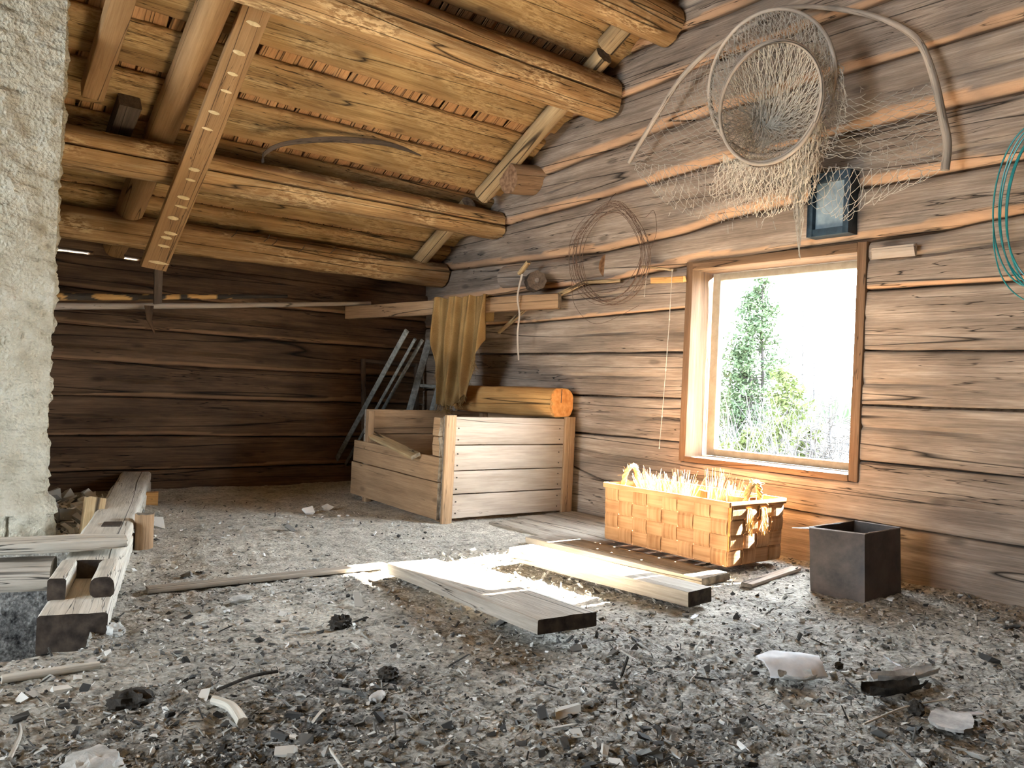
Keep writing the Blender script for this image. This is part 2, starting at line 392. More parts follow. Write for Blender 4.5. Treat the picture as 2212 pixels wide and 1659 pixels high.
def board(name, p0, p1, wd, ht, mats, parent=None, up=Vector((0, 0, 1)), amp=0.002, bev=0.004, rag=0.004, taper=None, wanef=None, seg=0.05):
    mb = MB(); loft(mb, [p0, p1], rect_prof(wd, ht, bev), up=up, amp=amp, mi=0, endmi=1, rag=rag, taper=taper, wanef=wanef, seg=seg)
    return mb.build(name, mats, parent)

V = Vector
G = 3.32; E_ = 5.20; XB = -3.3
# ------------------------------------------------------------------ setting: log walls
def seam_interp(pts, y):
    if y <= pts[0][0]: return pts[0][1]
    for (a, za), (b, zb) in zip(pts, pts[1:]):
        if y <= b: return za + (zb - za) * (y - a) / (b - a)
    return pts[-1][1]

def wall_log(mb, axis, face, sgn, a0, a1, zl, zh, wane_lo=0.03, wane_hi=0.012, gap=0.006, seed=0, thick=0.17, wcol=1.0, step=0.03, crack=None):
    """one hewn wall log between two seam curves; axis = direction it runs along, sgn = outward direction of the wall depth"""
    n = max(2, int(abs(a1 - a0) / step)); rows = 22; vs = []; gs = []; ws = []
    for i in range(n + 1):
        y = a0 + (a1 - a0) * i / n; lo = zl(y) + gap + 0.005 * noise.noise(V((y * 4, seed, 0))); hi = zh(y) - gap * 0.3 + 0.004 * noise.noise(V((y * 4, seed, 5)))
        wl = wane_lo * (0.75 + 0.9 * noise.noise(V((y * 1.6 + 9, seed * 3.1, 2)))) if wane_lo > 0.012 else wane_lo
        wl = max(wl, 0.004)
        H_ = hi - lo
        for j in range(rows):
            # front rows denser near edges
            q = j / (rows - 1); q = 0.5 - 0.5 * math.cos(math.pi * q) if True else q
            z = lo + H_ * q; dlo = z - lo; dhi = hi - z
            d = 0.0
            if dlo < wl: d += 0.85 * wl * (1 - math.sqrt(max(0, 1 - (1 - dlo / wl) ** 2)))
            if dhi < wane_hi: d += wane_hi * (1 - math.sqrt(max(0, 1 - (1 - dhi / wane_hi) ** 2)))
            d += 0.008 * noise.noise(V((y * 1.7, z * 6, seed))) + 0.003 * noise.noise(V((y * 14, z * 22, seed + 3)))
            if crack is not None:
                zc = lo + H_ * (crack + 0.12 * noise.noise(V((y * 0.9, seed, 8)))); cw = 0.0045 * (0.8 + noise.noise(V((y * 2.0, seed, 11))))
                dd = abs(z - zc)
                if dd < cw * 2.2: d += 0.02 * (1 - dd / (cw * 2.2))
            wv = wcol if dlo < wl * 1.05 and wane_lo > 0.012 else 0.0
            co = face + sgn * d
            vs.append(V((co, y, z)) if axis == 1 else V((y, co, z))); gs.append((y, z, seed)); ws.append(wv)
        for z in (hi, lo):
            co = face + sgn * thick; vs.append(V((co, y, z)) if axis == 1 else V((y, co, z))); gs.append((y, z, seed + thick)); ws.append(0)
    m = rows + 2; fs = []
    rev = (axis == 1) == (sgn > 0)
    for i in range(n):
        for j in range(m):
            j2 = (j + 1) % m; q = (i * m + j, i * m + j2, (i + 1) * m + j2, (i + 1) * m + j)
            fs.append(q if not rev else q[::-1])
    mi = [0] * len(fs)
    c0 = tuple(range(m)); c1 = tuple(n * m + j for j in range(m))
    fs.append(c0[::-1] if not rev else c0); fs.append(c1 if not rev else c1[::-1]); mi += [1, 1]
    mb.add(vs, fs, gs, ws, mi)

def const(z): return [(0, z)]
# seams of the gable wall, as (y, z) polylines
SE = [const(-0.35), [(1.15, 0.205), (3.3, 0.205), (3.6, 0.27), (5.2, 0.26)], [(1.15, .458), (1.8, .46), (2.76, .463), (5.2, .45)], [(1.15, .70), (5.2, .665)], [(1.1, .915), (1.8, .925), (5.2, .924)],
      [(1.1, 1.175), (1.8, 1.178), (2.75, 1.15), (3.97, 1.12), (5.2, 1.12)], [(1.1, 1.433), (1.5, 1.395), (2.75, 1.375), (3.3, 1.33), (5.2, 1.31)], [(1.1, 1.622), (1.85, 1.62), (2.55, 1.575), (2.77, 1.54), (3.4, 1.505), (4.3, 1.52), (5.2, 1.54)],
      [(1.2, 1.878), (2.56, 1.872), (3.4, 1.82), (4.34, 1.772), (5.2, 1.75)], [(1.2, 2.146), (2.57, 2.13), (3.1, 2.11), (3.94, 2.04), (5, 2.0)], [(1.2, 2.40), (2.64, 2.395), (3.4, 2.36), (5, 2.3)],
      [(1.2, 2.63), (2.9, 2.612), (5, 2.58)], const(2.86), const(3.1), const(3.34), const(3.6)]
WANE = [0.01, 0.01, 0.012, 0.008, 0.010, 0.014, 0.04, 0.045, 0.045, 0.045, 0.04, 0.04, 0.03, 0.03, 0.03]
ROOF_S = 0.562
def zpole(y): return 1.905 + ROOF_S * (4.3 - y)       # underside of the rafter poles
def zroof(y): return zpole(y) + 0.108                  # underside of the roof boards
YR = 1.9
ZR = zroof(YR)
mb = MB()
WY0, WY1, WZ0, WZ1 = 1.785, 2.745, 0.372, 1.385
for i in range(15):
    lo = (lambda y, s=SE[i]: seam_interp(s, y)); hi = (lambda y, s=SE[i + 1]: seam_interp(s, y))
    zt = lo(2.3); zh_ = hi(2.3)
    ymax = 5.35 if zt < 1.3 else min(5.3, 4.3 + (1.905 + 0.16 - zt) / ROOF_S)
    ymin = -1.5 if zt < 1.2 else max(-1.5, 2 * YR - ymax)
    cr = (None, .5, .55, .45, .52, .6, None, .35, .5, None, .55, .4, .5, .5, .5)[i]
    kw = dict(wane_hi=.032 if i >= 5 else .016, wane_lo=WANE[i], seed=i * 7.3 + 1, crack=cr)
    if zh_ <= WZ0 or zt >= WZ1 - 0.012:
        wall_log(mb, 1, G, 1, ymin, ymax, lo, hi, **kw)
    elif i == 1:   # log under the window, notched by the sill
        wall_log(mb, 1, G, 1, ymin, WY0 - .0, lo, hi, **kw); wall_log(mb, 1, G, 1, WY1, ymax, lo, hi, **kw)
        wall_log(mb, 1, G, 1, WY0, WY1, lo, lambda y: WZ0 - .004, **kw)
    elif zt < WZ1 and zh_ > WZ1 and i == 6:
        wall_log(mb, 1, G, 1, ymin, ymax, lo, hi, **kw)
    else:
        wall_log(mb, 1, G, 1, ymin, WY0 - 0.001, lo, hi, **kw); wall_log(mb, 1, G, 1, WY1 + 0.001, ymax, lo, hi, **kw)
for (ya, yb, za, zb_) in ((-1.5, WY0 - .001, -.35, 1.45), (WY1 + .001, 5.35, -.35, 1.45), (WY0 - .03, WY1 + .03, -.35, WZ0 - .03), (-.4, 4.1, 1.42, 2.02), (.5, 3.3, 2.0, 2.45)):
    vs = [V((x, y, z)) for x in (G + .10, G + .16) for y in (ya, yb) for z in (za, zb_)]
    mb.add(vs, [(0, 1, 3, 2), (4, 6, 7, 5), (0, 4, 5, 1), (2, 3, 7, 6), (0, 2, 6, 4), (1, 5, 7, 3)], None, None, 1)
wr = struct(mb.build('wall_right', [M['gable'], M['brownend']]))

EZ = [-0.35, .118, .318, .552, .75, .957, 1.165, 1.365]
mb = MB()
for i in range(7):
    def lo(x, z=EZ[i], k=i): return z + 0.012 * noise.noise(V((x * 0.7, k * 3.3, 1)))
    def hi(x, z=EZ[i + 1], k=i + 1): return z + 0.012 * noise.noise(V((x * 0.7, k * 3.3, 1)))
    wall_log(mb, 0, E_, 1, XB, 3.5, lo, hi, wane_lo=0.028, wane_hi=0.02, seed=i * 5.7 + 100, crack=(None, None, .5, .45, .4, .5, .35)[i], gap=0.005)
# fillers above the wall plate, leaving the two slits where daylight shows
for a, b, z0 in ((XB, 0.84, 1.36), (1.06, 1.17, 1.36), (1.33, 3.32, 1.36)):
    loft(mb, [V((a, 5.30, 1.43)), V((b, 5.30, 1.43))], rect_prof(.16, .16, .01), amp=.004, mi=0, endmi=1)
loft(mb, [V((.84, 5.30, 1.45)), V((1.33, 5.30, 1.45))], rect_prof(.16, .125, .01), amp=.006, mi=0, endmi=1)
mb.add([V((x, y, z)) for x in (XB, 3.5) for y in (E_ + .10, E_ + .16) for z in (-.35, 1.34)], [(0, 1, 3, 2), (4, 6, 7, 5), (0, 4, 5, 1), (2, 3, 7, 6), (0, 2, 6, 4), (1, 5, 7, 3)], None, None, 1)
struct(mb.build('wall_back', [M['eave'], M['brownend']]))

# the two walls behind the camera: one gable with an open, unseen hatch enlarged to brighten chimney and floor, one low eave wall
mb = MB()
def box(mb, x0, x1, y0, y1, z0, z1, mi=0):
    vs = [V((x, y, z)) for x in (x0, x1) for y in (y0, y1) for z in (z0, z1)]
    fs = [(0, 1, 3, 2), (4, 6, 7, 5), (0, 4, 5, 1), (2, 3, 7, 6), (0, 2, 6, 4), (1, 5, 7, 3)]
    mb.add(vs, fs, None, None, mi)
HY0, HY1, HZ0, HZ1 = 1.15, 2.70, 0.40, 1.80
for k in range(18):
    z0 = -0.35 + k * 0.225; z1 = z0 + 0.22
    half = 3.6 if z0 < 1.3 else max(0.05, (ZR - z0) / ROOF_S + .1)
    y0, y1 = YR - half, YR + half
    if z1 > HZ0 and z0 < HZ1 - .1:
        box(mb, XB - .15, XB, y0, HY0, z0, z1 + .005); box(mb, XB - .15, XB, HY1, y1, z0, z1 + .005)
    else: box(mb, XB - .15, XB, y0, y1, z0, z1 + .005)
struct(mb.build('wall_left', [M['gable']], smooth=False))
mb = MB()
for k in range(9): box(mb, XB, 3.4, -1.65, -1.5, -.35 + k * .225, -.35 + k * .225 + .224)
struct(mb.build('wall_front', [M['eave']], smooth=False))

# ------------------------------------------------------------------ ceiling boards and shingles
def shed(mb, sh, sign):
    sl_ = V((0, -sign, ROOF_S)).normalized(); nrm = V((0, sign * ROOF_S, 1)).normalized()   # up the slope, out of the roof
    y = 5.62 if sign > 0 else 2 * YR - 5.62
    base = V((0, y, zroof(5.62)))
    total = (5.62 - YR) / sl_.dot(V((0, -sign, 0))) ; s = 0.0; k = 0
    while s < total:
        wd = random.uniform(0.20, 0.27); gp = random.uniform(0.045, 0.080)
        if s + wd > total: wd = total - s + 0.03
        th = random.uniform(0.04, 0.055); c = base + sl_ * (s + wd / 2) + nrm * (th / 2)
        tl = random.uniform(-0.012, 0.012)
        prof = rect_prof(wd, th, 0.018, 4)
        wf = (lambda t, a, b, hw=wd / 2: 1.0 if abs(a) > hw - 0.022 else 0.0)
        loft(mb, [V((XB - .1, c.y, c.z)), V((3.5, c.y + tl, c.z))], prof, up=nrm, amp=0.007, fl=1.6, fc=9, mi=0, wanef=wf, seg=.06)
        # split shingles crossing the gap
        g0 = base + sl_ * (s + wd + gp / 2) + nrm * (th - 0.006)
        x = 0.3 if sign > 0 else 9
        while x < 3.35:
            w_ = random.uniform(0.045, 0.105); t_ = random.uniform(0.006, 0.012); dz = random.uniform(0, 0.010)
            a = g0 + V((x + w_ / 2, 0, 0)) - sl_ * (gp * 0.5 + 0.05) + nrm * (dz + random.uniform(-.004, .01)); b = g0 + V((x + w_ / 2 + random.uniform(-.012, .012), 0, 0)) + sl_ * (gp * 0.5 + 0.05) + nrm * dz
            loft(sh, [a, b], rect_prof(w_ * 0.94, t_, 0.002, 2), up=nrm, seg=1)
            x += w_
        s += wd + gp; k += 1
mb = MB(); sh = MB()
shed(mb, sh, 1); shed(mb, sh, -1)
ceil = struct(mb.build('ceiling', [M['roof'], M['brownend']]))
so_ = sh.build('shingle_layer', [M['shake']], ceil); so_['kind'] = 'stuff'
# weather skin above the boards
mb = MB()
for sign in (1, -1):
    y0 = YR; y1 = YR + sign * 3.9
    for (za) in (0.085,):
        vs = [V((XB - .3, y0, ZR + za)), V((3.9, y0, ZR + za)), V((3.9, y1, ZR + za - 3.9 * ROOF_S)), V((XB - .3, y1, ZR + za - 3.9 * ROOF_S))]
        vs2 = [v + V((0, 0, .03)) for v in vs]
        mb.add(vs + vs2, [(0, 1, 2, 3), (7, 6, 5, 4), (0, 4, 5, 1), (1, 5, 6, 2), (2, 6, 7, 3), (3, 7, 4, 0)])
struct(mb.build('ceiling.001', [M['shake']], smooth=False))

# ------------------------------------------------------------------ floor
def dens(x, y):
    """how dark / littered the dirt is, 0..1"""
    n = noise.noise(V((x * 1.7, y * 1.7, 3))) * 0.5 + noise.noise(V((x * 5, y * 5, 9))) * 0.3
    dep = x * FW.x + y * FW.y
    base = 0.62 - 0.30 * (dep - 1.5)          # the foreground holds more clods
    lat = x * RT.x + y * RT.y
    base += 0.12 * max(0, lat)
    return max(0.0, min(1.0, base + n * 0.9))
def floor_h(x, y):
    h = 0.012 * noise.noise(V((x * 1.6, y * 1.6, 0))) + 0.007 * noise.noise(V((x * 7, y * 7, 4)))
    d = dens(x, y)
    h += (0.004 + 0.010 * d) * noise.noise(V((x * 24, y * 24, 8))) + (0.002 + 0.005 * d) * noise.noise(V((x * 60, y * 60, 1)))
    # ploughed scrape marks in the lighter patch
    if 0.5 < x < 1.7 and 1.8 < y < 3.6: h += 0.003 * math.sin((x * 0.95 - y * 0.25) * 95) * max(0, noise.noise(V((x * 3, y * 3, 20)))) * 2
    # sunken pit beside the chimney where the floor is missing
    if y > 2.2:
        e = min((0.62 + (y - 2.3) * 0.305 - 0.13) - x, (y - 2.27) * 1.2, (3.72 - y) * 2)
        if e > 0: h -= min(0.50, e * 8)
    # level ground beneath the boards and the window wall
    return h
mb = MB()
nx, ny = 330, 480; X0, X1, Y0, Y1 = 0.12, 3.40, 0.45, 5.28
hs = {}
vs = []; ws = []
for j in range(ny + 1):
    for i in range(nx + 1):
        x = X0 + (X1 - X0) * i / nx; y = Y0 + (Y1 - Y0) * j / ny
        vs.append((x, y, floor_h(x, y))); ws.append(1.0 if vs[-1][2] < -.05 else dens(x, y))  # pit gets the full dark dirt tone, its shade painted in
fs = [(j * (nx + 1) + i, j * (nx + 1) + i + 1, (j + 1) * (nx + 1) + i + 1, (j + 1) * (nx + 1) + i) for j in range(ny) for i in range(nx)]
mb.add(vs, fs, None, ws)
def quad(x0, x1, y0, y1, z=-.004): mb.add([V((x0, y0, z)), V((x1, y0, z)), V((x1, y1, z)), V((x0, y1, z))], [(0, 1, 2, 3)], None, [.4] * 4)
quad(XB, X0, -1.5, 2.3); quad(XB, 3.4, -1.5, Y0); quad(XB, -.35, 2.3, 5.3)
quad(XB, 3.5, -1.6, 5.4, -.52)
mb.off = V((0, 0, 0))
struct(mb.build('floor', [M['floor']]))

# ------------------------------------------------------------------ window
wx0 = G - 0.012; wx1 = G + .19
win = bpy.data.objects.new('window_1', None); COL.objects.link(win); win.location = (G, 2.265, WZ0); win['kind'] = 'structure'
bpy.context.view_layer.update()
xc = (wx0 + wx1) / 2; dp = wx1 - wx0
TJ = 0.042
YA, YB = WY0, WY1                                     # casing outer faces
zb, zt = WZ0, WZ1
j1 = board('window_jamb', V((xc, YB - TJ / 2, zb)), V((xc, YB - TJ / 2, zt)), dp, TJ, [M['window'], M['brownend']], win, up=V((0, 1, 0)))
j2 = board('window_jamb', V((xc, YA + TJ / 2, zb)), V((xc, YA + TJ / 2, zt)), dp, TJ, [M['window'], M['brownend']], win, up=V((0, 1, 0)))
hd = board('window_head', V((xc - .002, YA + TJ, zt - TJ / 2)), V((xc - .002, YB - TJ, zt - TJ / 2)), dp, TJ, [M['window'], M['brownend']], win)
sl2 = board('window_sill', V((xc - .004, YA + TJ, zb + .012)), V((xc - .004, YB - TJ, zb + .012)), dp, .028, [M['window'], M['brownend']], win)
# cream casement with one pane
cy0, cy1, cz0, cz1 = YA + TJ + .004, YB - TJ - .004, zb + .03, zt - TJ - .004
cw = 0.05; cxm = G + .168
mbs = MB()
loft(mbs, [V((cxm, cy0 + cw / 2, cz0)), V((cxm, cy0 + cw / 2, cz1))], rect_prof(.04, cw, .006), up=V((0, 1, 0)))
loft(mbs, [V((cxm, cy1 - cw / 2, cz0)), V((cxm, cy1 - cw / 2, cz1))], rect_prof(.04, cw, .006), up=V((0, 1, 0)))
loft(mbs, [V((cxm, cy0 + cw, cz0 + .018)), V((cxm, cy1 - cw, cz0 + .018))], rect_prof(.04, .036, .005))
loft(mbs, [V((cxm, cy0 + cw, cz1 - .018)), V((cxm, cy1 - cw, cz1 - .018))], rect_prof(.04, .036, .005))
sash = mbs.build('window_sash', [M['whitepaint']], win)
mg = MB(); box(mg, cxm - .002, cxm + .002, cy0 + cw - .006, cy1 - cw + .006, cz0 + .03, cz1 - .03)
mg.build('window_pane', [M['glass']], sash, smooth=False)

# ------------------------------------------------------------------ roof timbers
def log_thing(name, label, cat, p0, p1, R, mats, parts=None, group=None, fa=9, fb=9, taper=None, amp=0.010, wanef=None, rag=.01, m=32, up=V((0, 0, 1)), mid=None, fl=2.2, notch=None):
    mb = MB(); pts = [p0] + ([mid] if mid else []) + [p1]
    loft(mb, pts, round_prof(R, m, fa, fb, notch), up=up, amp=amp, fl=fl, mi=0, endmi=1, rag=rag, taper=taper, wanef=wanef)
    return tag(mb.build(name, mats), label, cat, group)
topw = lambda t, a, b: 1.0 if b > 0.045 else 0.0
pend = [M['purlin'], M['brownend']]
log_thing('roof_purlin', 'heavy round purlin log spanning the room lowest but one, split along its length', 'roof beam', V((-3.2, 4.36, 1.715)), V((3.30, 4.35, 1.775)), .112, pend, taper=lambda t: 1.05 - .17 * t, wanef=topw, fa=.100, fb=.098, notch=31)
log_thing('roof_purlin', 'thick flaking hewn purlin log across the upper middle of the roof', 'roof beam', V((-3.2, 3.33, 2.36)), V((3.29, 3.35, 2.36)), .125, pend, wanef=lambda t, a, b: 1.0 if b > .06 else 0.0, fa=.108, fb=.110, notch=31, taper=lambda t: 1.06 - .08 * t)
log_thing('roof_purlin', 'barkless purlin log at the top edge of the view, highest in the roof', 'roof beam', V((-3.2, 2.93, 2.69)), V((3.30, 2.93, 2.655)), .108, pend, wanef=topw)
log_thing('roof_purlin', 'lowest purlin log just above the dark log wall, with bent nails', 'roof beam', V((-3.2, 4.98, 1.475)), V((3.30, 4.98, 1.50)), .092, pend, taper=lambda t: 1.03 - .06 * t, wanef=topw)
log_thing('log_stub', 'short round log end poking out of the plank wall under the rafter pole', 'log end', V((3.12, 4.02, 2.00)), V((3.5, 4.0, 2.04)), .093, [M['cratebat'], M['brownend']], amp=.006)
for (px, py) in ((570, 522), (587, 530), (645, 545), (712, 548), (500, 512)):
    nm = MB(); p = at(px, py, 1, 4.885); tube(nm, [p, p + V((.012, -.035, .02)), p + V((.02, -.04, .042))], .0022)
    nm.build('bent_nail', [M['nail']], bpy.data.objects['roof_purlin.003'])

# rafter poles laid up the slope on the purlins
def rafter(name, label, x, ya, yb, R, mats, group, fa=9, fb=9, dx=0.0, dz=0.0, cat='rafter', prof=None):
    p0 = V((x, ya, zpole(ya) + R + dz)); p1 = V((x + dx, yb, zpole(yb) + R + dz))
    mb = MB(); loft(mb, [p0, p1], prof or round_prof(R, 22, fa, fb), amp=.004, mi=0, endmi=1, rag=.006)
    return tag(mb.build(name, mats), label, cat, group)
GRF = 'rafters running up the roof slope'
rafter('rafter_pole', 'pale peeled rafter pole beside the plank wall, below the thick flaking purlin', 3.15, 4.33, 3.25, .054, [M['pole'], M['greyend']], GRF, dx=.0)
rafter('rafter_pole', 'pale peeled rafter pole ending short between the two highest purlins', 3.12, 3.21, 2.0, .056, [M['pole'], M['greyend']], GRF)
rafter('rafter_pole', 'short peeled rafter pole end at the corner above the lowest purlin', 3.10, 5.0, 4.40, .050, [M['pole'], M['greyend']], GRF)
rafter('rafter_log', 'weathered round rafter log behind the notched hanging plank', 1.175, 5.35, 2.0, .072, [M['brace'], M['brownend']], GRF, dz=-.01)
rafter('squared_rafter', 'squared rafter beside the chimney ending in a fresh orange cut', .815, 4.20, 2.0, .04, [M['brace'], M['freshend']], GRF, prof=rect_prof(.095, .085, .008), dz=-.02)
mbn = MB(); cpt = V((.99, 4.25, 1.995))
loft(mbn, [cpt, cpt + V((.0, .34, -.19))], rect_prof(.10, .075, .006), amp=.004)
tag(mbn.build('notched_block', [M['darkwood'], M['darkend']]), 'dark notched wooden block wedged between the squared rafter and the rafter log', 'wood block')

# hanging plank with pale axe marks
bl = at(305, 575, 1, 4.55); br = at(357, 580, 1, 4.55); tl = at(520, 0, 1, 3.62); tr = at(600, 0, 1, 3.62)
b0 = (bl + br) / 2; b1 = (tl + tr) / 2; dirb = (b1 - b0); ext = b0 + dirb * 1.28
wv = (br - bl); wdt = wv.length
hp = thing('hanging_plank', b0, 'long slanting plank with pale axe marks hanging from the roof in front of the purlins', 'plank')
upv = dirb.cross(V((1, 0, 0))).normalized()
if upv.y > 0: upv = -upv
mb = MB(); loft(mb, [b0, ext], rect_prof(.130, .034, .004), up=upv, amp=.002, mi=0, endmi=1, seg=.06)
mb.build('plank_body', [M['brace'], M['brownend']], hp)
tt, ss, uu = frame(b0, ext, upv)
for (fr, wd_, sh_) in ((.03, .09, 0), (.10, .055, .0), (.135, .05, -.01), (.155, .06, 0), (.215, .05, .01), (.265, .055, 0), (.30, .055, 0), (.37, .045, -.01), (.41, .05, .012), (.56, .05, 0), (.62, .05, .0), (.70, .05, -.01), (.76, .045, .0), (.83, .055, .01), (.93, .06, 0)):
    c = b0 + dirb * fr + uu * (.0155) + ss * (random.uniform(-.012, .012)); hh = random.uniform(.007, .013)
    mk = MB(); ring = []; K = 14
    for k in range(K):
        q = 2 * math.pi * k / K; rr = 1 + .15 * noise.noise(V((k, fr * 50, 0))); ring.append(c + ss * (wd_ * .62 * math.cos(q) * rr) + tt * (hh * math.sin(q) * rr) + ss * (.3 * hh * math.sin(q)))
    mk.add(ring + [p + uu * .0035 for p in [c.lerp(r_, .8) for r_ in ring]], [tuple(range(K, 2 * K))] + [(k, (k + 1) % K, K + (k + 1) % K, K + k) for k in range(K)])
    mk.build('axe_mark', [M['notch']], hp)

# hanger and sliver below it, poles on the hanger
mb = MB(); q0 = at(342, 585, 1, 4.66); q1 = at(340, 655, 1, 4.80)
loft(mb, [q0 + V((0, 0, .02)), q0, q1], rect_prof(.045, .014, .003), up=V((0, -1, 0)), amp=.002)
tag(mb.build('leather_hanger', [M['darkwood']]), 'dark strap hanger below the slanting plank carrying the poles', 'hanger')
mb = MB(); loft(mb, [at(322, 660, 1, 4.86), at(322, 690, 1, 4.86), at(335, 722, 1, 4.84)], rect_prof(.05, .012, .003), up=V((0, -1, 0)), taper=lambda t: 1 - .9 * t)
tag(mb.build('wooden_sliver', [M['eave']]), 'pointed wooden sliver sticking down under the barked pole', 'wood splinter')
mb = MB(); loft(mb, [at(60, 641, 1, 4.86), at(330, 642, 1, 4.86), at(620, 640, 1, 4.90)], round_prof(.022, 14), amp=.004, taper=lambda t: 1 - .5 * t,
     wanef=lambda t, a, b: 1.0 if noise.noise(V((t * 22, a * 25, b * 25))) > 0.10 and t < .75 else 0.0, seg=.015)
tag(mb.build('barked_pole', [wood('barked_pole_wood', (.02, .016, .014), (.05, .04, .032), (.09, .07, .055), wane=(.62, .36, .13), crack=.005)]), 'thin pole with patches of dark bark and orange wood along the dark wall', 'pole')
mb = MB(); loft(mb, [at(60, 662, 1, 4.92), at(500, 660, 1, 4.94), at(800, 655, 1, 4.99)], round_prof(.019, 12), amp=.002, taper=lambda t: 1 - .35 * t)
tag(mb.build('peeled_pole', [M['crate'], M['greyend']]), 'long straight peeled pole lying under the barked pole', 'pole')
mb = MB(); mb2 = [at(568, 352, 1, 4.18), at(572, 332, 1, 4.18), at(610, 312, 1, 4.16), at(690, 302, 1, 4.14), at(770, 303, 1, 4.14), at(840, 312, 1, 4.16), at(910, 334, 1, 4.2)]
loft(mb, spline(mb2, 6), rect_prof(.012, .034, .003), up=V((0, -.3, 1)), taper=lambda t: .55 + .9 * t if t < .5 else 1.0 - .9 * (t - .5), seg=.03)
tag(mb.build('curved_stick', [M['darkwood'], M['darkend']]), 'dark bow-shaped hooked stick tucked under the roof boards', 'stick')

# ------------------------------------------------------------------ chimney
def chimney():
    mb = MB(); x0, x1, y0, y1 = -.55, .640, 3.80, 4.55; st = .0095
    per = []
    def seg2(a, b, s):
        L = math.dist(a, b); n = int(L / s); return [(a[0] + (b[0] - a[0]) * i / n, a[1] + (b[1] - a[1]) * i / n) for i in range(n)]
    per += seg2((x0, y0), (0.05, y0), .06) + seg2((0.05, y0), (x1, y0), st) + seg2((x1, y0), (x1, y1), st * 1.5) + seg2((x1, y1), (x0, y1), .1) + seg2((x0, y1), (x0, y0), .1)
    H0, H1 = -.3, 2.95; nz = int((H1 - H0) / st); m = len(per); vs = []
    cx, cy = (x0 + x1) / 2, (y0 + y1) / 2
    for k in range(nz + 1):
        z = H0 + (H1 - H0) * k / nz
        fl = 0.0
        if z < .19: fl = .055 * min(1, (0.19 - z) / .07) ** .6
        for (x, y) in per:
            nxv = (1 if x >= x1 - 1e-6 else (-1 if x <= x0 + 1e-6 else 0)); nyv = (1 if y >= y1 - 1e-6 else (-1 if y <= y0 + 1e-6 else 0))
            p = V((x, y, z))
            rr = .5 if (nxv and nyv) else 1
            d = .016 * noise.noise(p * 5) + .012 * noise.noise(V((x * 18, y * 18, z * 40))) + .011 * abs(noise.noise(V((x * 40, y * 40, z * 70 + 9)))) + .010 * noise.noise(V((x * 9, y * 9, z * 22 + 3)))
            if z < .19:   # brick joints showing in the base
                if abs((x * 7.3 + .35) % 1 - .5) > .46 and z < .11: d -= .018
            dd = d + fl - (0.012 if (nxv and nyv) else 0)
            vs.append((x + nxv * dd, y + nyv * dd, z))
    fs = [(k * m + j, k * m + (j + 1) % m, (k + 1) * m + (j + 1) % m, (k + 1) * m + j) for k in range(nz) for j in range(m)]
    mb.add(vs, fs); return mb.build('chimney', [M['plaster']])
tag(chimney(), 'thick rough-plastered chimney stack rising on the left with a flared base', 'chimney')

# ------------------------------------------------------------------ old floor beam, boards and posts at the left
def floor_beam():
    root = thing('floor_beam', (.75, 3.4, 0), 'heavy weathered floor beam with slotted end running past the chimney', 'beam')
    a = V((.478, 2.40, 0)); b = V((1.335, 5.18, 0)); d = (b - a).normalized(); s = V((d.y, -d.x, 0)); W = .165
    mb = MB()
    zt = .115; zl = .058
    def pr(o0, o1, z0, z1, s0, s1, r=.02):
        c = (o0 + o1) / 2
        loft(mb, [a + d * s0 + s * c + V((0, 0, (z0 + z1) / 2)), a + d * s1 + s * c + V((0, 0, (z0 + z1) / 2))], rect_prof(abs(o1 - o0), z1 - z0, r, 4), amp=.004, mi=0, endmi=1, rag=.003, seg=.03)
    pr(-W / 2, W / 2, -.10, zl + .0, 0.0, 2.9, .010)                 # lower half, projects forward
    pr(-W / 2, -W / 2 + .045, zl - .004, zt, .16, .42, .008)          # left prong
    pr(W / 2 - .062, W / 2 + .002, zl - .004, zt, .17, .42, .022)     # right prong
    pr(-W / 2, W / 2, zl - .004, zt, .41, 2.9, .020)
    mb.build('beam_timber', [M['white'], M['darkend']], root)
    mb = MB(); loft(mb, [a + d * 1.0 + s * .01 + V((0, 0, zt + .003)), a + d * 1.09 + s * .012 + V((0, 0, zt + .003))], rect_prof(.065, .006, .001))
    mb.build('iron_plate', [M['nail']], root)
floor_beam()
r_ = thing('split_board', at(140, 1180, 2, .11), 'pale board with sawn edge lying across the floor beam in front of chimney', 'board')
pA = at(-60, 1183, 2, .150); pB = at(272, 1168, 2, .150)
mb = MB(); loft(mb, [pA, pB], rect_prof(.13, .034, .005), amp=.004, mi=0, endmi=1, rag=.02, taper=lambda t: 1.0 if t < .7 else 1 - .25 * (t - .7) / .3, seg=.03)
mb.build('board_body', [M['white'], M['greyend']], r_)
mb = MB(); loft(mb, [at(-90, 1208, 2, .115), at(117, 1204, 2, .115)], round_prof(.055, 20, .05, .045), amp=.006, mi=0, endmi=1)
o = tag(mb.build('hewn_log', [M['grey'], M['greyend']]), 'short hewn log at the left edge below the pale sawn board', 'log'); o.location.z -= .05
c = at(302, 1188, 2, 0)
mb = MB(); loft(mb, [c + V((.02, .03, -.05)), c + V((.02, .03, .138))], round_prof(.037, 18, .034, .034), up=V((0, 1, 0)), amp=.004, mi=0, endmi=1, rag=.008)
tag(mb.build('wooden_post', [M['cratebat'], M['greyend']]), 'short upright stub post standing against the right side of the floor beam', 'post')
c = at(195, 1165, 2, 0)
mb = MB(); loft(mb, [c + V((0, .05, -.05)), c + V((.03, .09, .16))], rect_prof(.075, .07, .01), up=V((0, 1, 0)), amp=.004, mi=0, endmi=1, rag=.008)
tag(mb.build('wooden_post', [M['pole'], M['greyend']]), 'leaning yellowish stub post on the chimney side of the floor beam', 'post')
c = at(320, 1090, 2, 0)
